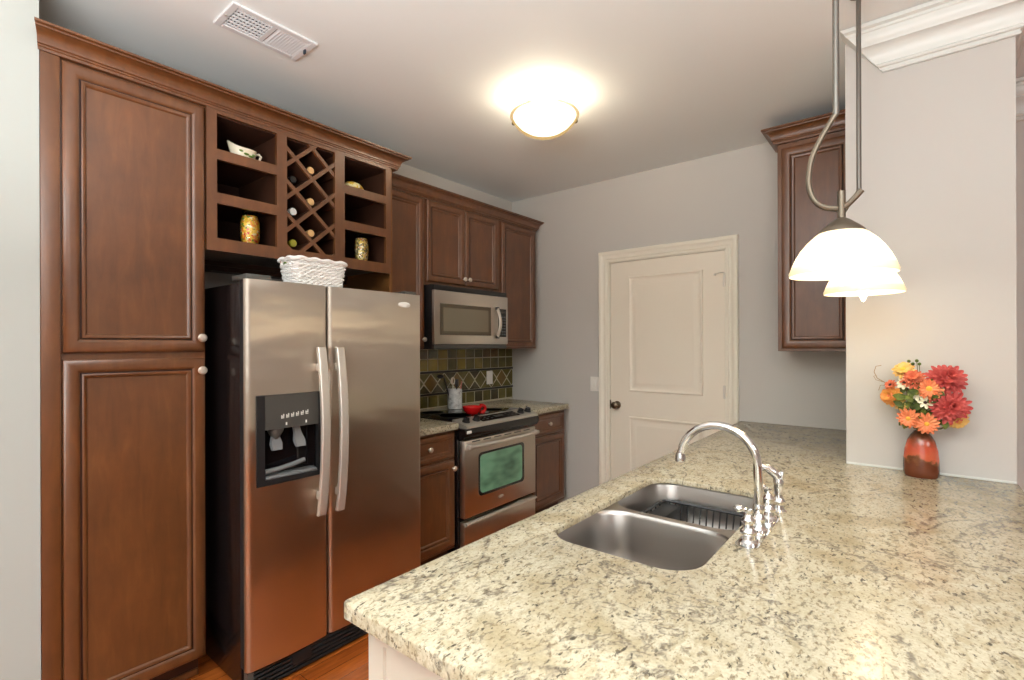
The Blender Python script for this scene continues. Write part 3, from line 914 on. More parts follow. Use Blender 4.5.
# ================================================================== MICROWAVE
XM = -2.455
mw = thing('microwave', 'stainless steel over the range microwave hung under the short cabinet', 'microwave', (-2.65, 2.612, 1.40))
MY0, MY1 = 2.2365, 3.000
put('body', MB().box(XL + .004, XM - .030, MY0 - .001, MY1 - .001, 1.402, 1.836), 'black_plastic', mw)
mb = MB().box(XM - .0295, XM - .004, MY0, MY1 + .004, 1.435, 1.798, 0, .004)
dr = put('front_panel', mb, 'steel_trim', mw)
put('vent_strip', MB().box(XM - .0298, XM - .010, MY0 + .002, MY1 - .002, 1.7995, 1.834, 0, .002), 'black_plastic', mw)
wf = MB(); panel(wf, (XM - .0045, 2.288, 1.498), (0, 1, 0), (0, 0, 1), (1, 0, 0), .516, .212, [(0, 0), (0, .002), (.004, .003), (.020, .002), (.024, .001), (.03, .001)])
win = put('window_border', wf, 'mw_window_border', mw)
put('window_glass', MB().box(XM - .003, XM - .0020, 2.318, 2.775, 1.524, 1.684), 'mw_window', win)
hb = MB(); pts = []
for i in range(15):
    t_ = i / 14; pts.append((XM + .004 + .030 * math.sin(PI * t_), 2.872, 1.490 + .215 * t_))
hh = put('handle', MB().tube(pts, .013, 10, 0, False, True, .8), 'handle_steel', mw)
for z in (1.478, 1.695): put('handle_mount', MB().box(XM - .0038, XM + .012, 2.858, 2.886, z, z + .022, 0, .003), 'black_plastic', hh)
kp = put('keypad', MB().box(XM - .0038, XM + .0005, 2.893, 2.980, 1.490, 1.704, 0, .002), 'black_gloss', mw)
for i in range(7):
    for j in range(3):
        bb = MB().box(XM + .0006, XM + .0016, 2.902 + j * .026, 2.918 + j * .026, 1.505 + i * .022, 1.515 + i * .022)
        put('key', bb, 'lever_plastic', kp)
put('display', MB().box(XM + .0006, XM + .0014, 2.902, 2.972, 1.672, 1.692), 'dark_grey', kp)
put('bottom_trim', MB().box(XM - .030, XM - .012, MY0 + .002, MY1 - .002, 1.403, 1.4345, 0, .003), 'dark_grey', mw)

# ================================================================== BACKSPLASH
CT = .940        # worktop height of the cooking run
XS = XL + .001
bs = MB(); bs.box(XL + .0005, XL + .006, 1.812, 3.557, CT + .0005, 1.397, 0)
rnd = random.Random(3)
X1 = XL + .010
def tl(y0, y1, z0, z1, mi):
    if y1 > 3.556: y1 = 3.556
    if y1 - y0 < .01: return
    bs.box(XL + .005, XL + .0078, y0 + .0042, y1 - .0042, z0 + .0042, z1 - .0042, mi, .0008, 1)
TW = .103
for row, (z0, z1) in enumerate(((1.322, 1.397), (1.228, 1.322))):
    y = 1.812 - row * .0
    while y < 3.55:
        tl(y, y + TW, z0, z1, rnd.choice([1, 1, 1, 2, 3] if y < 2.9 else [1, 2, 3, 3])); y += TW
for row, (z0, z1) in enumerate(((.950, 1.044), (CT, .950))):
    y = 1.812
    while y < 3.55:
        tl(y, y + TW, z0, z1, rnd.choice([3, 4, 3] if y < 2.9 else [3, 3, 4])); y += TW
# border: diamonds between two dark bars
BZ0, BZ1 = 1.060, 1.212; PW = .140; n_ = 14
for i in range(n_):
    yc = 1.862 + i * PW; zc = (BZ0 + BZ1) / 2; hw = PW / 2 - .006; hh_ = (BZ1 - BZ0) / 2 - .006
    pl_ = clip([(yc - hw, zc), (yc, zc - hh_), (yc + hw, zc), (yc, zc + hh_)], 1.815, 3.555, 0, 3)
    if len(pl_) > 2: bs.extrude(pl_, 'X', XL + .005, XL + .0078, rnd.choice([2, 3, 3]))
    for s_ in (1, -1):
        zz = zc + s_ * (hh_ + .004)
        tri = clip([(yc + .006, zz), (yc + PW - .006, zz), (yc + PW / 2, zc + s_ * .012)], 1.815, 3.555, 0, 3)
        if len(tri) > 2: bs.extrude(tri if s_ > 0 else tri[::-1], 'X', XL + .005, XL + .0078, rnd.choice([3, 4]))
bs.box(XL + .005, XL + .016, 1.812, 3.556, 1.212, 1.228, 5, .003, 1).box(XL + .005, XL + .016, 1.812, 3.556, 1.044, 1.060, 5, .003, 1)
o = put('tile_backsplash', bs, ['grout', 'tile_olive', 'tile_brown', 'tile_moss', 'tile_dark', 'border_metal']); tag(o, 'olive and brown tile backsplash with a diamond border behind the stove', 'backsplash')
ot = thing('wall_outlet', 'white electrical outlet plate in the tile backsplash right of the stove', 'outlet', (XL + .01, 3.232, 1.15))
put('plate', MB().box(X1 + .0005, X1 + .006, 3.194, 3.272, 1.090, 1.205, 0, .003), 'white_plastic', ot)
for z in (1.125, 1.17):
    put('socket', MB().box(X1 + .0061, X1 + .0075, 3.216, 3.250, z - .014, z + .014, 0, .0005, 1), 'white_plastic', ot)

# ================================================================== BASE CABINETS
XBF = -2.256; XBD = XBF + .001
DRW = [(0, 0), (0, .012), (.004, .018), (.014, .021), (.024, .018), (.030, .012), (.033, .012), (.036, .015), (.041, .013), (.045, .008), (.05, .008)]
def base(y0, y1, yd0, yd1, label, kd, kk):
    t = thing('base_cabinet', label, 'cabinet', (-2.55, (y0 + y1) / 2, 0))
    put('carcass', MB().box(XL + .003, XBF, y0, y1, .150, .8985), 'wood', t)
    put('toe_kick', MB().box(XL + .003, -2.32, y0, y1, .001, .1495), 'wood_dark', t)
    d_ = xpanel('drawer', XBD, yd0, yd1, .725, .880, t, DRW)
    put('knob', knob_mesh((XBD + .015, kd, .805), r=.016), 'nickel', d_)
    d_ = xpanel('door', XBD, yd0, yd1, .172, .708, t)
    if kk: put('knob', knob_mesh((XBD + .020, kk, .660), r=.016), 'nickel', d_)
base(1.812, 2.216, 1.820, 2.204, 'cherry base cabinet with drawer and door, between refrigerator and stove', 1.990, 2.183)
base(3.006, 3.492, 3.030, 3.470, 'cherry base cabinet with drawer and door, right of the stove in the corner', 3.245, None)
for (y0, y1, lab) in ((1.8115, 2.218, 'small granite worktop between refrigerator and stove'), (3.003, 3.499, 'small granite worktop in the corner right of the stove')):
    o = put('worktop', MB().box(XL + .003, -2.212, y0, y1, .900, CT, 0, .006), 'granite'); tag(o, lab, 'countertop')

# ================================================================== RANGE
rg = thing('range', 'stainless steel slide-in stove with black glass top and green oven window', 'stove', (-2.5, 2.61, 0))
RY0, RY1 = 2.222, 3.000; XG = -2.19; RD0 = 2.242
put('body', MB().box(XL + .02, XG - .045, RY0, RY1, .03, .905), 'black_gloss', rg)
ckt = put('cooktop', MB().box(XL + .014, -2.300, RY0 + .001, RY1 - .001, .9065, .946, 0, .004), 'black_glass', rg)
for (x, y, r) in ((-2.45, 2.42, .11), (-2.68, 2.42, .08), (-2.45, 2.80, .08), (-2.68, 2.80, .11)):
    rb = MB().lathe([(r - .003, 0), (r - .003, .0004), (r, .0004), (r, 0)], (x, y, .9463), 'Z', 40)
    put('burner_ring', rb, 'dark_grey', ckt)
M['panel_steel'] = mat('panel_steel', srgb(196, 190, 180), 0.45, 0.75)
cp = put('control_panel', MB().extrude([(-2.2995, .950), (-2.175, .920), (-2.168, .914), (-2.168, .902), (-2.2995, .902)], 'Y', RD0, RY1), 'panel_steel', rg)
nrm = Vector((.030, 0, .1245)).normalized()
def onpan(x, y, h=0):
    z = .950 - .030 * (x + 2.2995) / .1245
    return Vector((x, y, z)) + nrm * h
rotp = Matrix.Rotation(math.atan2(.030, .1245), 4, 'Y')
for y in (2.300, 2.395, 2.870, 2.955):
    q = MB().lathe([(.026, .0006), (.026, .006), (.021, .010), (.019, .028), (0, .029)], (0, 0, 0), 'Z', 24).box(-.019, .019, -.004, .004, .029, .034)
    q.v = [tuple(Matrix.Translation(onpan(-2.232, y)) @ rotp @ Vector(a)) for a in q.v]
    put('knob', q, 'black_plastic', cp)
q = MB().box(-.040, .040, -.21, .19, .0004, .002); q.v = [tuple(Matrix.Translation(onpan(-2.236, 2.635)) @ rotp @ Vector(a)) for a in q.v]
dsp = put('touch_panel', q, 'black_gloss', cp)
def panel_piece(nm, a, mt):
    q = MB().box(*a); q.v = [tuple(Matrix.Translation(onpan(-2.236, 2.635)) @ rotp @ Vector(v_)) for v_ in q.v]
    put(nm, q, mt, dsp)
for i in range(9):
    if 3 <= i <= 5: continue
    for j in range(2):
        yy = -.19 + i * .044
        panel_piece('button', (-.020 + j * .028, -.010 + j * .028, yy, yy + .020, .0022, .0028), 'grey_plastic')
panel_piece('display', (-.022, .010, -.05, .05, .0022, .0028), 'dark_grey')
bn = [(-2.2, .901), (-2.168, .901), (-2.160, .886), (-2.164, .860), (-2.180, .838), (-2.235, .832), (-2.235, .901)]
put('front_band', MB().extrude(bn, 'Y', RY0, RY1), 'black_gloss', rg)
put('band_badge', MB().box(-2.166, -2.1585, RY0 + .012, RY0 + .055, .872, .890, 0, .003), 'icon_white', rg)
# oven door
od = put('oven_door', MB().box(XG - .044, XG, RD0, RY1 - .002, .330, .822, 0, .006), 'steel', rg)
def rr2(y0, y1, z0, z1, r, n=6):
    P = []
    for cy, cz, a0 in ((y1 - r, z0 + r, -PI / 2), (y1 - r, z1 - r, 0), (y0 + r, z1 - r, PI / 2), (y0 + r, z0 + r, PI)):
        for i in range(n + 1):
            a = a0 + PI / 2 * i / n; P.append((cy + r * math.cos(a), cz + r * math.sin(a)))
    return P
wb = put('window_border', MB().extrude(rr2(2.372, 2.858, .445, .728, .03), 'X', XG - .002, XG + .0015), 'oven_glass_border', od)
put('window_glass', MB().extrude(rr2(2.386, 2.832, .462, .714, .03), 'X', XG + .0016, XG + .0024), 'oven_glass', wb)
hpts = []
for i in range(21):
    t_ = i / 20; yy = RD0 + .015 + (RY1 - RD0 - .02) * t_
    hpts.append((XG + .026 + .022 * math.sin(PI * t_), yy, .784))
hd = put('handle', MB().tube(hpts, .0135, 12, 0, False, True, 1.0), 'handle_steel', od)
for yy in (RD0 + .026, RY1 - .03):
    put('handle_mount', MB().box(XG - .001, XG + .030, yy - .016, yy + .016, .766, .802, 0, .006), 'handle_steel', hd)
vt = MB()
for i in range(6):
    yy = RY0 + .09 + i * .108; vt.box(XG - .001, XG + .0006, yy, yy + .075, .806, .813)
put('vent_slot', vt, 'black_plastic', od)
b2 = MB().lathe([(0, 0), (1, 0), (1, .0015), (.8, .003), (0, .0032)], (0, 0, 0), 'X', 24); b2.v = [(XG + x, 2.600 + y * .030, .392 + z * .014) for x, y, z in b2.v]
put('badge', b2, 'handle_steel', od)
dw = put('drawer', MB().box(XG - .044, XG - .002, RD0, RY1 - .002, .060, .306, 0, .005), 'steel', rg)
put('drawer_pull', MB().extrude([(XG - .001, .306), (XG + .016, .300), (XG + .018, .292), (XG + .010, .286), (XG - .001, .282)], 'Y', RD0 + .008, RY1 - .006), 'handle_steel', dw)
put('toe_panel', MB().box(XG - .10, XG - .06, RY0 + .01, RY1 - .01, .001, .0295), 'black_plastic', rg)

# crock with utensils, red dish on the cooktop
kc = (-2.700, 2.662, .9466)
kr = thing('utensil_crock', 'grey white marbled ceramic utensil crock on the stove top', 'crock', kc)
put('jar', MB().lathe([(0, 0), (.050, 0), (.0545, .004), (.0545, .145), (.0525, .150), (.049, .146), (.049, .02), (0, .012)], kc, 'Z', 36), 'crock', kr)
for z in (.05, .10): put('ridge', MB().lathe([(.0547, -.002), (.0558, 0), (.0547, .002)], (kc[0], kc[1], kc[2] + z), 'Z', 36), 'crock', kr)
def utensil(name, label, cat, dx, dy, tx, ty, h, mt, head):
    a = Vector((kc[0] + dx, kc[1] + dy, kc[2] + .016)); b = Vector((kc[0] + tx, kc[1] + ty, kc[2] + h))
    t = thing(name, label, cat, tuple(a), 'utensils in the crock')
    put('shaft', MB().tube([a, a.lerp(b, .5), b], .0045, 8), mt, t)
    hm = MB(); d_ = (b - a).normalized()
    c = b + d_ * .026
    if head == 'ring':
        pts = [c + Vector((0, math.cos(2 * PI * i / 16) * .018, math.sin(2 * PI * i / 16) * .026)) for i in range(16)]
        hm.tube(pts, .0045, 6, 0, True)
        for s_ in (.3, -.3):
            hm.tube([c + Vector((.008, math.cos(2 * PI * i / 16) * .012, math.sin(2 * PI * i / 16) * .026)) for i in range(16)], .0034, 5, 0, True)
    elif head == 'spoon': hm.sphere(c, .024, 0, 14, (.35, .85, 1.25))
    elif head == 'blade': hm.box(c.x - .003, c.x + .003, c.y - .016, c.y + .016, c.z - .026, c.z + .030, 0, .002)
    elif head == 'ladle':
        hm.tube([b, b + d_ * .03, b + d_ * .05 + Vector((0, -.02, .0))], .004, 8)
        hm.sphere(b + d_ * .05 + Vector((0, -.03, -.012)), .026, 0, 14, (.9, 1.1, .6))
    elif head == 'tip': hm.sphere(b, .006, 0, 10)
    put('head', hm, mt, t)
utensil('whisk', 'pale wire whisk standing in the utensil crock', 'whisk', -.010, -.008, -.005, -.016, .185, 'utensil_wood', 'ring')
utensil('serving_spoon', 'black serving spoon standing in the utensil crock', 'spoon', .005, .010, .008, .012, .165, 'utensil_black', 'spoon')
utensil('spatula', 'black spatula at the right in the utensil crock', 'spatula', -.022, .022, -.012, .030, .165, 'utensil_black', 'blade')
utensil('wooden_spoon', 'slim pinkish wooden spoon leaning right in the utensil crock', 'spoon', .012, .018, .012, .062, .200, 'utensil_pink', 'tip')
utensil('ladle', 'black ladle leaning left out of the utensil crock', 'ladle', -.015, -.020, -.012, -.09, .215, 'utensil_black', 'ladle')

rc = (-2.400, 2.535, .9466)
rdh = thing('red_dish', 'glossy red ceramic dish with a large loop handle on the stove top', 'dish', rc)
put('bowl', MB().lathe([(0, .001), (.036, 0), (.042, .004), (.062, .030), (.068, .050), (.066, .053), (.060, .046), (.04, .014), (0, .008)], rc, 'Z', 36), 'red_glaze', rdh)
hl = []
for i in range(17):
    a = -PI * .5 + PI * 1.0 * i / 16
    hl.append((rc[0] + .016, rc[1] + .066 + .052 * max(0, math.cos(a)) , rc[2] + .028 + .026 * math.sin(a)))
put('handle', MB().tube(hl, .010, 10, 0, False, True, 1.3), 'red_glaze', rdh)

# ================================================================== PENINSULA
pb = thing('peninsula_cabinet', 'cream panelled peninsula cabinet under the large granite countertop', 'cabinet', (-.43, 1.5, 0))
ek = MB(); panel(ek, (-.865, .605, .001), (1, 0, 0), (0, 0, 1), (0, -1, 0), .90, .878, [(0, -.02), (0, 0), (.048, 0), (.050, -.006), (.06, -.006)])
put('end_panel', ek, 'cream_paint', pb)
sd = MB().box(-.865, -.845, .626, 2.571, .12, .879)
put('front_side', sd, 'wood', pb)
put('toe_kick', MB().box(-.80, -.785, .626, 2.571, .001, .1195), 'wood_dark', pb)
put('back_side', MB().box(.015, .035, .626, 2.571, .001, .879), 'cream_paint', pb)
for i in range(4):
    y0 = .64 + i * .483
    dd = MB(); panel(dd, (-.866, y0 + .475, .14), (0, -1, 0), (0, 0, 1), (-1, 0, 0), .47, .70, RAISED, 0, 1, 1)
    dd = put('door', dd, ['wood', 'groove'], pb)
    put('knob', knob_mesh((-.886, y0 + (.05 if i % 2 else .42), .79), 'X', .0155, -1), 'nickel', dd)
put('far_base', MB().box(-.865, -.225, 2.574, 3.55, .001, .879), 'cream_paint', pb)


def rring(x0, x1, y0, y1, r, n=8):
    P = []
    for cx, cy, a0 in ((x1 - r, y0 + r, -PI / 2), (x1 - r, y1 - r, 0), (x0 + r, y1 - r, PI / 2), (x0 + r, y0 + r, PI)):
        for i in range(n + 1):
            a = a0 + PI / 2 * i / n; P.append((cx + r * math.cos(a), cy + r * math.sin(a)))
    return P


def fillet(poly, rad, n=6):
    out = []
    for i, p in enumerate(poly):
        r = rad[i]
        if r <= 0: out.append(p); continue
        p = Vector(p); a = (Vector(poly[i - 1]) - p).normalized(); b = (Vector(poly[(i + 1) % len(poly)]) - p).normalized()
        c = p + (a + b) * r
        for k_ in range(n + 1):
            t_ = k_ / n * PI / 2
            q = c - b * r * math.cos(t_) - a * r * math.sin(t_)
            out.append(tuple(q))
    return out


HX0, HX1, HY0, HY1 = -.778, -.380, 1.103, 1.868
outer = fillet([(-.896, .563), (.305, .563), (.305, 2.571), (-.222, 2.571), (-.222, 3.563), (-.896, 3.563)], [.012, .012, 0, 0, 0, 0])
hole = rring(HX0, HX1, HY0, HY1, .088)
bm = bmesh.new()
def loopz(P, z): 
    vs = [bm.verts.new((x, y, z)) for x, y in P]
    es = [bm.edges.new((vs[i], vs[(i + 1) % len(vs)])) for i in range(len(vs))]
    return vs, es
def inset(P, d):
    n = len(P); out = []
    for i in range(n):
        a, b, c = Vector(P[i - 1]), Vector(P[i]), Vector(P[(i + 1) % n])
        n0 = Vector(((b - a).y, -(b - a).x)).normalized(); n1 = Vector(((c - b).y, -(c - b).x)).normalized()
        m_ = (n0 + n1); m_ = m_ / max(.3, m_.dot(n1)) if m_.length > 1e-6 else n0
        out.append(tuple(b - m_ * d))
    return out
CZ0, CZ1 = .881, .914
B = .005
def wall(a, b):
    for i in range(len(a)):
        j = (i + 1) % len(a); f = bm.faces.new((a[i], a[j], b[j], b[i])); f.smooth = False
ot1, e1 = loopz(inset(outer, B), CZ1); ot2, _ = loopz(inset(outer, B * .3), CZ1 - B * .3); ot3, _ = loopz(outer, CZ1 - B); ob1, _ = loopz(outer, CZ0); ob2, _ = loopz(inset(outer, .040), CZ0); ob3, eb1 = loopz(inset(outer, .041), .8955)
ht1, e2 = loopz(inset(hole, -B), CZ1); ht2, _ = loopz(inset(hole, -B * .3), CZ1 - B * .3); ht3, _ = loopz(hole, CZ1 - B); hb1, eb2 = loopz(hole, .8955)
bmesh.ops.triangle_fill(bm, edges=e1 + e2, use_beauty=True)
bmesh.ops.triangle_fill(bm, edges=eb1 + eb2, use_beauty=True)
for a, b in ((ot1, ot2), (ot2, ot3), (ot3, ob1), (ob1, ob2), (ob2, ob3), (ht1, ht2), (ht2, ht3), (ht3, hb1)): wall(a, b)
mb = MB(); mb.addbm(bm, 0, False)
o = put('peninsula_countertop', mb, 'granite', angle=50); tag(o, 'large speckled beige granite countertop with the sink cut into it', 'countertop')

# sink
sk = thing('kitchen_sink', 'undermounted stainless steel double bowl sink in the granite countertop', 'sink', (-.58, 1.43, .69))
bowls = [(-.800, -.362, 1.082, 1.468, .10, .185), (-.800, -.362, 1.494, 1.892, .10, .165)]
bm = bmesh.new()
fo, fe = loopz(rring(-.835, -.345, 1.05, 1.925, .05), .8935)
ed = list(fe)
for (x0, x1, y0, y1, r, dp_) in bowls:
    _, e = loopz(rring(x0, x1, y0, y1, r), .8935); ed += e
bmesh.ops.triangle_fill(bm, edges=ed, use_beauty=True)
for q in bm.verts:
    pass
mb = MB(); mb.addbm(bm, 0, False)
put('flange', mb, 'sink_steel', sk)
for (x0, x1, y0, y1, r, dp_) in bowls:
    bwl = MB(); rings = []
    for ins, dz, rr_ in ((0, 0, r), (.003, .004, r), (.006, .012, r), (.012, dp_ * .6, r), (.020, dp_ * .82, r * .95), (.036, dp_ * .95, r * .8), (.060, dp_, r * .6), (.10, dp_ + .004, r * .3)):
        rings.append([(x, y, .8935 - dz) for x, y in rring(x0 + ins, x1 - ins, y0 + ins, y1 - ins, rr_)])
    bwl.loft(rings, 0, True, False, True)
    b_ = put('bowl', bwl, 'sink_steel', sk, angle=60)
    cx, cy = (x0 + x1) / 2, (y0 + y1) / 2
    put('drain', MB().lathe([(.046, 0), (.046, .003), (.040, .004), (.030, .001), (0, .001)], (cx, cy, .8935 - dp_ - .0035), 'Z', 28), 'chrome', b_)
# dish rack in the far bowl
rk = thing('dish_rack', 'black wire dish rack sitting in the far bowl of the sink', 'dish rack', (-.57, 1.71, .726))
wr = MB(); z1_, z0_ = .838, .7275
loop = [(x, y, z1_) for x, y in rring(-.735, -.425, 1.592, 1.832, .03, 4)]
lb = [(x, y, z0_ + .004) for x, y in rring(-.715, -.445, 1.612, 1.805, .03, 4)]
wr.tube(loop, .0055, 6, 0, True); wr.tube(lb, .003, 6, 0, True)
for i in range(13):
    x = -.712 + i * .0230
    for ya, yb in ((1.592, 1.612), (1.832, 1.805)):
        wr.tube([(x, ya, z1_), (x * .97 - .0175, yb, z0_ + .004)], .0028, 6)
    wr.tube([(x * .97 - .0175, 1.612, z0_ + .003), (x * .97 - .0175, 1.805, z0_ + .003)], .0028, 6)
for i in range(5):
    y = 1.630 + i * .040
    wr.tube([(-.735, y, z1_), (-.715, min(max(y, 1.622), 1.800), z0_ + .004)], .0028, 6); wr.tube([(-.425, y, z1_), (-.445, min(max(y, 1.622), 1.800), z0_ + .004)], .0028, 6)
put('wire_frame', wr, 'rack_wire', rk)
put('cutlery_cup', MB().box(-.728, -.664, 1.602, 1.818, .745, .834, 0, .008), 'rubber', rk)

# faucet
fc = thing('kitchen_faucet', 'polished chrome gooseneck faucet with two handles and side sprayer behind the sink', 'faucet', (-.323, 1.475, .914))
FX = -.325; z0 = .9142
put('base_plate', MB().extrude(rring(FX - .027, FX + .027, 1.320, 1.635, .026), 'Z', z0, z0 + .009), 'chrome', fc, angle=40)
sp = []
zt = 1.135; R_ = .0
P_ = [(FX, 1.472, .975), (FX, 1.472, 1.03), (FX - .002, 1.472, 1.08)]
cxx, rr_ = FX - .105, .103
for i in range(15):
    a = PI * (i / 14) * .97
    P_.append((cxx + rr_ * math.cos(a), 1.472 - .012 * i / 14, 1.095 + rr_ * math.sin(a)))
P_.append((cxx - rr_ - .001, 1.459, 1.094))
spo = put('spout', MB().tube(P_, [.0115] * len(P_), 14), 'chrome', fc)
put('spout_body', MB().lathe([(.020, .009), (.020, .013), (.015, .018), (.012, .026), (.016, .034), (.0175, .042), (.013, .050), (.011, .056), (.0145, .062), (.0155, .068), (.0135, .075), (.012, .080), (0, .081)], (FX, 1.472, z0), 'Z', 28), 'chrome', fc)
put('aerator', MB().lathe([(.010, -.022), (.0145, -.020), (.0150, -.006), (.013, .002), (.012, .006)], (cxx - rr_ - .001, 1.459, 1.102), 'Z', 20), 'chrome', spo)
for yh, sg in ((1.362, -1), (1.588, 1)):
    hb = MB().lathe([(.023, .009), (.023, .013), (.017, .019), (.0155, .028), (.0195, .034), (.0195, .039), (.014, .046), (.0125, .055), (.0165, .062), (.0165, .068), (.010, .076), (.008, .082), (.0115, .088), (.011, .094), (0, .098)], (FX, yh, z0), 'Z', 28)
    h_ = put('handle', hb, 'chrome', fc)
    a = Vector((FX, yh, z0 + .090)); dv = Vector((-.75, sg * .45, .18)).normalized()
    lvp = [a + dv * .006, a + dv * .014, a + dv * .020]
    put('lever', MB().tube(lvp, [.0065, .0055, .007], 10).sphere(a + dv * .024, .0105, 0, 16, (1.25, 1, .95)), 'chrome', h_)
sx0 = (FX + .006, 1.700)
put('sprayer', MB().lathe([(.023, .0), (.023, .005), (.017, .010), (.014, .022), (.017, .028), (.019, .034), (.015, .040), (.012, .052), (.014, .075), (.015, .095), (.012, .104), (0, .108)], (sx0[0], sx0[1], z0), 'Z', 24), 'chrome', fc)
hp = [Vector((sx0[0], sx0[1], z0 + .098)), Vector((sx0[0] - .008, sx0[1] - .004, z0 + .115)), Vector((sx0[0] - .028, sx0[1] - .012, z0 + .132)), Vector((sx0[0] - .048, sx0[1] - .02, z0 + .136))]
put('sprayer_head', MB().tube(hp, [.012, .0135, .0125, .0115], 12).box(sx0[0] + .004, sx0[0] + .014, sx0[1] - .006, sx0[1] + .006, z0 + .09, z0 + .125, 0, .003), 'chrome', fc)

# ================================================================== VASE AND FLOWERS
VC = (.028, 2.496, .9146)
vs_ = thing('flower_vase', 'glossy red and brown glazed ceramic vase against the column wall', 'vase', VC)
vp = [(0, .001), (.050, 0), (.054, .006), (.056, .03), (.055, .065), (.051, .105), (.043, .138), (.032, .160), (.024, .170), (.022, .176), (.019, .176), (.019, .165), (.03, .14), (.03, .02), (0, .012)]
put('body', MB().lathe(vp, VC, 'Z', 40, 0, True, (1, .88)), 'vase_glaze', vs_)


def flower(name, label, cat, c, r, mt, n, layers, eye, er, tilt, group='flowers in the vase', cup=.25, wid=.34):
    c = Vector(c)
    t = thing(name, label, cat, tuple(c), group)
    N = Vector(tilt).normalized()
    U = N.cross(Vector((0, 0, 1))).normalized(); V = U.cross(N)
    mb = MB(); rn = random.Random(hash(label) % 999 if False else len(label) * 7 + n)
    for ly in range(layers):
        rl = r * (1 - .26 * ly); lift = .18 * r * ly + .002 * ly
        nn = max(7, int(n * (1 - .16 * ly)))
        for i in range(nn):
            a = 2 * PI * (i + .5 * ly + rn.uniform(-.12, .12)) / nn
            d_ = U * math.cos(a) + V * math.sin(a); s_ = N.cross(d_)
            L = rl * rn.uniform(.9, 1.06); wd = r * wid * (.9 if layers > 1 else 1.0) * rn.uniform(.85, 1.1)
            cu = cup + .28 * ly + rn.uniform(-.1, .1)
            prof = ((.10, .30, 0), (.40, .85, .55), (.72, 1.0, .95), (.92, .62, 1.0), (1.0, .12, .9))
            pl_ = []
            for q, w_, hq in prof:
                b0 = c + d_ * (L * q) + N * (lift + r * cu * hq * .5)
                pl_.append((b0 - s_ * wd * w_ * .5 + N * (r * .03), b0 - N * .0012, b0 + s_ * wd * w_ * .5 + N * (r * .03)))
            vs = [p for row in pl_ for p in row]; fs = []
            for k_ in range(4):
                fs += [(k_ * 3, k_ * 3 + 1, k_ * 3 + 4, k_ * 3 + 3), (k_ * 3 + 1, k_ * 3 + 2, k_ * 3 + 5, k_ * 3 + 4)]
            mb.add(vs, fs, 0, True)
    put('petals', mb, mt, t)
    e = MB(); e.sphere((0, 0, 0), er, 0, 14, (1, 1, .55))
    rot = N.to_track_quat('Z', 'Y').to_matrix().to_4x4()
    off = .1 * r + .10 * r * layers
    e.v = [tuple(Matrix.Translation(c + N * off) @ rot @ Vector(a)) for a in e.v]
    put('flower_center', e, eye, t)
    root = Vector((VC[0] + max(-.011, min(.011, (c.x - VC[0]) * .15)), VC[1] + max(-.008, min(.008, (c.y - VC[1]) * .2)), VC[2] + .12))
    mid = root.lerp(c, .5) + Vector((0, 0, .015)) if c.z > VC[2] + .22 else Vector((root.x * .6 + c.x * .4, c.y * .5 + root.y * .5, VC[2] + .215))
    pts = []
    A, B_, C_ = root, mid, c - N * .004
    neck = Vector((root.x, root.y, VC[2] + .180))
    pl = [root, neck, neck.lerp(mid, .5) + Vector((0, 0, .004)), mid, C_]
    put('stem', MB().tube(pl, .0028, 6), 'stem_green', t)


F = 'flower'
flower('chrysanthemum', 'large crimson red chrysanthemum at top right of the bouquet', F, (.100, 2.485, 1.290), .066, 'petal_red', 20, 4, 'petal_red', .010, (.2, -.9, .4), cup=.3, wid=.32)
flower('chrysanthemum', 'large crimson red chrysanthemum at middle right of the bouquet, below the other red one', F, (.108, 2.462, 1.192), .066, 'petal_red', 20, 4, 'petal_red', .010, (.2, -1, .15), cup=.3, wid=.32)
flower('gerbera_daisy', 'orange gerbera daisy near the top center of the bouquet', F, (.052, 2.448, 1.256), .044, 'petal_orange', 16, 2, 'flower_eye', .010, (-.05, -1, .25), cup=.12, wid=.34)
flower('gerbera_daisy', 'orange gerbera daisy at bottom left of the bouquet over the vase mouth', F, (-.008, 2.436, 1.142), .040, 'petal_orange', 15, 2, 'flower_eye', .008, (-.25, -1, .05), cup=.12, wid=.34)
flower('gerbera_daisy', 'orange gerbera daisy at bottom center of the bouquet over the vase mouth', F, (.044, 2.430, 1.128), .042, 'petal_orange', 15, 2, 'flower_eye', .008, (0, -1, .0), cup=.12, wid=.34)
flower('chrysanthemum', 'rust orange bloom at top left center of the bouquet', F, (.006, 2.468, 1.288), .044, 'petal_rust', 18, 3, 'petal_rust', .008, (-.1, -.8, .5), cup=.3, wid=.3)
flower('rose', 'yellow bloom at the very top left of the bouquet', F, (-.024, 2.492, 1.322), .040, 'petal_yellow', 12, 2, 'flower_eye', .009, (-.2, -.7, .6), cup=.25, wid=.5)
flower('rose', 'orange and yellow bloom at the far left of the bouquet', F, (-.060, 2.468, 1.222), .042, 'petal_gold', 11, 3, 'petal_orange', .014, (-.5, -.85, .1), cup=.3, wid=.55)
flower('rose', 'small rust brown bloom at far left above the orange and yellow one', F, (-.062, 2.480, 1.262), .026, 'petal_rust', 10, 2, 'flower_eye_dark', .007, (-.5, -.7, .5), cup=.3, wid=.45)
flower('rose', 'golden yellow bloom at the lower right edge of the bouquet', F, (.132, 2.470, 1.146), .038, 'petal_yellow', 12, 2, 'petal_gold', .010, (.35, -.7, -.5), cup=.2, wid=.5)
flower('rose', 'small pale yellow bloom at lower left of the bouquet', F, (-.030, 2.462, 1.190), .026, 'petal_yellow', 9, 2, 'flower_green', .006, (-.2, -1, -.2), cup=.2, wid=.5)
flower('daisy', 'small creamy white daisy in the middle of the bouquet', F, (.014, 2.452, 1.236), .026, 'petal_white', 7, 1, 'flower_green', .006, (-.1, -1, .2), cup=.1, wid=.5)
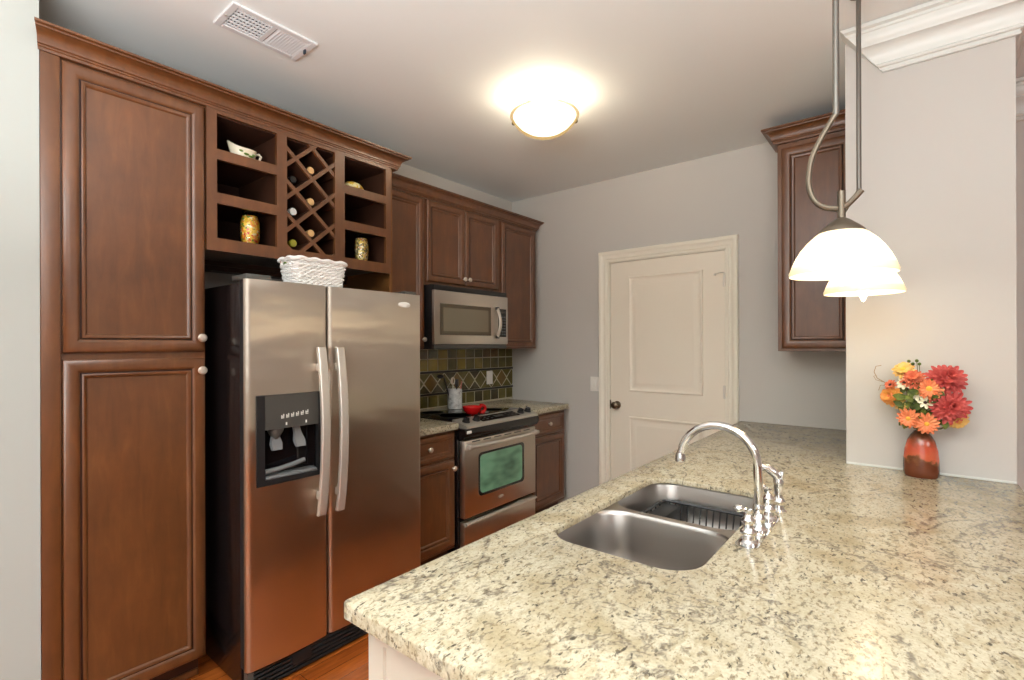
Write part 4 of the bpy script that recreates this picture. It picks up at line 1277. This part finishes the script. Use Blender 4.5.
flower('daisy', 'small creamy white daisy with dark eye near the center of the bouquet', F, (.040, 2.444, 1.206), .024, 'petal_white', 7, 1, 'flower_eye_dark', .006, (0, -1, .1), cup=.1, wid=.5)
flower('daisy', 'small white daisy with dark eye at upper left of the bouquet', F, (-.022, 2.462, 1.276), .026, 'petal_white', 8, 1, 'flower_eye_dark', .006, (-.2, -1, .25), cup=.1, wid=.5)
flower('daisy', 'small pale daisy between the two big red blooms', F, (.088, 2.458, 1.245), .022, 'petal_white', 7, 1, 'flower_green', .006, (.2, -1, .25), cup=.1, wid=.5)
# green leaves
lv = MB(); rn = random.Random(11)
for i in range(80):
    a = rn.uniform(-2.6, -.5); rad = rn.uniform(.015, .075)
    c = Vector((VC[0] + rn.uniform(-.058, .075), VC[1] - .012 - rn.uniform(0, .042), VC[2] + rn.uniform(.195, .345)))
    d_ = Vector((rn.uniform(-1, 1), rn.uniform(-.9, .1), rn.uniform(-.7, .8))).normalized(); s_ = d_.cross(Vector((0, -1, .2))).normalized(); N = s_.cross(d_)
    L = rn.uniform(.028, .044); W = L * .34; vs = []
    for q, w_ in ((0, .1), (.3, .85), (.6, .9), (.85, .5), (1, .05)):
        b0 = c + d_ * L * q - N * L * .25 * q * q
        vs += [b0 - s_ * W * w_ + N * .003, b0, b0 + s_ * W * w_ + N * .003]
    fs = []
    for k_ in range(4): fs += [(k_ * 3, k_ * 3 + 1, k_ * 3 + 4, k_ * 3 + 3), (k_ * 3 + 1, k_ * 3 + 2, k_ * 3 + 5, k_ * 3 + 4)]
    lv.add(vs, fs, 0, True)
lo = thing('leaf_sprig', 'dark green leafy filler sprig among the flowers in the vase', 'foliage', (VC[0], VC[1], VC[2] + .178))
o = put('leaves', lv, 'leaf_green', lo)
st = MB()
for k_ in range(5): st.tube([(VC[0] - .006 + k_ * .003, VC[1], VC[2] + .12), (VC[0] - .006 + k_ * .003, VC[1], VC[2] + .178), (VC[0] - .04 + k_ * .02, VC[1] - .02, VC[2] + .27)], .0018, 6)
put('stem', st, 'stem_green', lo)
tw = thing('curly_twig', 'thin curling brown twig sticking out at the left of the bouquet', 'twig', (VC[0], VC[1], VC[2] + .178))
def twig(ps): return MB().tube(ps, .0014, 6)
q = MB()
q.tube([(VC[0] - .004, VC[1] - .002, VC[2] + .14), (VC[0] - .006, VC[1] - .002, VC[2] + .182), (-.04, 2.488, 1.23), (-.085, 2.485, 1.275), (-.108, 2.483, 1.290), (-.118, 2.482, 1.315), (-.112, 2.482, 1.338), (-.094, 2.482, 1.342)], .0016, 6)
q.tube([(-.085, 2.485, 1.275), (-.112, 2.486, 1.283), (-.120, 2.487, 1.298), (-.110, 2.487, 1.30)], .0013, 6)
q.tube([(-.04, 2.488, 1.23), (-.075, 2.49, 1.262), (-.098, 2.49, 1.262), (-.104, 2.49, 1.240)], .0013, 6)
put('branch', q, 'twig', tw)
bs_ = MB(); q = MB()
for (x, z) in ((-.008, 1.360), (.016, 1.362), (.024, 1.350), (-.044, 1.338), (.004, 1.350)):
    q.tube([(VC[0] + .004, VC[1] + .004, VC[2] + .14), (VC[0] + .004, VC[1] + .004, VC[2] + .182), ((x + VC[0]) / 2, 2.500, 1.27), (x, 2.492, z - .006)], .0012, 5)
    bs_.sphere((x, 2.492, z), .0065, 0, 10)
bt = thing('berry_sprig', 'sprig of tiny olive berries rising at top of the bouquet', 'foliage', (VC[0] + .004, VC[1] + .004, VC[2] + .178))
put('stem', q, 'stem_green', bt); put('berries', bs_, 'leaf_green', bt)

# ================================================================== RIGHT WALL CABINET
YC = 3.225
rcab = thing('wall_cabinet', 'cherry wall cabinet with one door hung on the back wall left of the column', 'cabinet', (-.42, 3.40, 1.388))
put('carcass', MB().box(-.606, -.2225, YC + .001, YB - .002, 1.388, 2.585), 'wood', rcab)
dm = MB(); panel(dm, (-.583, YC, 1.405), (1, 0, 0), (0, 0, 1), (0, -1, 0), .345, 1.150, RAISED, 0, 1, 1)
put('door', dm, ['wood', 'groove'], rcab)
cr = MB(); mitre_sweep(cr, [(-.6065, YB - .003), (-.6065, YC + .0005), (-.2225, YC + .0005)][::1], [(a * .95, 2.5855 + (b) * 1.1) for a, b in CROWN])
put('crown_molding', cr, 'wood', rcab)

# ================================================================== LIGHT FIXTURES
# ceiling bowl lamp
LC = (-1.524, 2.177)
cl = thing('ceiling_light', 'glowing flush mount glass bowl light on the ceiling', 'ceiling light', (LC[0], LC[1], ZC))
put('canopy', MB().lathe([(0, -.001), (.085, -.001), (.085, -.012), (.07, -.022), (0, -.024)], (LC[0], LC[1], ZC), 'Z', 32), 'white_plastic', cl)
bp = [(.182, -.088), (.185, -.094), (.178, -.108), (.156, -.138), (.124, -.166), (.084, -.186), (.04, -.197), (0, -.200)]
bi = [(0, -.196), (.04, -.193), (.082, -.182), (.121, -.162), (.152, -.135), (.172, -.107), (.178, -.092), (.182, -.088)]
put('added_glow_core', MB().lathe([(.166, -.091), (.168, -.095), (.158, -.112), (.134, -.139), (.100, -.162), (.055, -.175), (0, -.178)], (LC[0], LC[1], ZC), 'Z', 48), 'dome_core', cl)  # added inner shell whose emission gives the bowl its white centre
put('glass_bowl', MB().lathe(bp, (LC[0], LC[1], ZC), 'Z', 48).lathe(bi, (LC[0], LC[1], ZC), 'Z', 48), 'dome_glass', cl, angle=60)
for k_ in (188, 61.5, 125):
    a = math.radians(k_)
    x, y = LC[0] + .190 * math.cos(a), LC[1] + .190 * math.sin(a)
    put('clip', MB().tube([(LC[0] + .08 * math.cos(a), LC[1] + .08 * math.sin(a), ZC - .014), (x, y, ZC - .045), (x, y, ZC - .092)], .004, 8).sphere((x, y, ZC - .086), .013), 'bronze', cl)
put('bulb', MB().sphere((LC[0] + .07, LC[1], ZC - .085), .026, 0, 16), 'bulb', cl)
put('bulb', MB().sphere((LC[0] - .07, LC[1], ZC - .085), .026, 0, 16), 'bulb', cl)
lamp('ceiling_bulb', 'POINT', (LC[0], LC[1], ZC - .055), 13, (1.0, .86, .66), .05)


# pendants
def pendant(cx, cy, arm, label):
    t = thing('pendant_light', label, 'pendant light', (cx, cy, ZC), 'pendant lights over the peninsula')
    put('canopy', MB().lathe([(0, -.001), (.030, -.001), (.030, -.006), (.02, -.011), (0, -.012)], (cx - .012, cy, ZC), 'Z', 28), 'pendant_metal', t)
    put('rod', MB().tube([(cx - .012, cy, ZC - .011), (cx - .012, cy, arm[0][1] - .003)], .0080, 12), 'rod_metal', t)
    sm = []
    for i in range(len(arm) - 1):
        p0 = arm[max(i - 1, 0)]; p1 = arm[i]; p2 = arm[i + 1]; p3 = arm[min(i + 2, len(arm) - 1)]
        for k_ in range(4):
            u = k_ / 4
            sm.append(tuple(.5 * (2 * p1[j] + (p2[j] - p0[j]) * u + (2 * p0[j] - 5 * p1[j] + 4 * p2[j] - p3[j]) * u * u + (3 * p1[j] - p0[j] - 3 * p2[j] + p3[j]) * u ** 3) for j in (0, 1)))
    sm.append(arm[-1])
    put('hook_arm', MB().tube([(cx + a, cy, b) for a, b in sm], .0075, 10), 'pendant_metal', t)
    put('stem', MB().tube([(cx, cy, 1.845), (cx, cy, 1.760)], .010, 12), 'pendant_metal', t)
    put('cap', MB().lathe([(.010, 1.772), (.020, 1.766), (.040, 1.750), (.054, 1.737), (.056, 1.730), (0, 1.730)], (cx, cy, 0), 'Z', 32), 'pendant_metal', t)
    so = [(.050, 1.7355), (.064, 1.725), (.082, 1.707), (.097, 1.688), (.109, 1.668), (.119, 1.646), (.127, 1.625), (.1255, 1.617)]
    si = [(.1255, 1.617), (.121, 1.624), (.113, 1.646), (.103, 1.667), (.091, 1.686), (.077, 1.704), (.060, 1.720), (.046, 1.7285)]
    put('glass_shade', MB().lathe(so + si, (cx, cy, 0), 'Z', 48), 'pendant_glass', t, angle=60)
    put('socket', MB().lathe([(.016, 1.7285), (.016, 1.70), (0, 1.70)], (cx, cy, 0), 'Z', 20), 'pendant_metal', t)
    put('bulb', MB().lathe([(0, 1.585), (.006, 1.590), (.012, 1.606), (.022, 1.635), (.026, 1.655), (.022, 1.678), (.012, 1.699), (0, 1.6995)], (cx, cy, 0), 'Z', 20), 'bulb', t)
    lamp('pendant_bulb', 'POINT', (cx, cy, 1.600), 1.6, (1.0, .80, .55), .04)


pendant(-.148, 1.62, [(-.012, 2.06), (-.022, 2.045), (-.049, 1.998), (-.068, 1.955), (-.076, 1.915), (-.077, 1.876), (-.067, 1.838), (-.046, 1.812), (-.010, 1.799), (.014, 1.806), (.046, 1.840)],
         'nearer glowing bell glass pendant on a curved bronze hook over the countertop')
pendant(-.140, 2.27, [(-.012, 2.004), (-.022, 1.988), (-.058, 1.935), (-.074, 1.890), (-.074, 1.858), (-.060, 1.827), (-.036, 1.805), (-.010, 1.797), (.012, 1.799), (.030, 1.806)],
         'farther glowing bell glass pendant, partly hidden behind the nearer one')
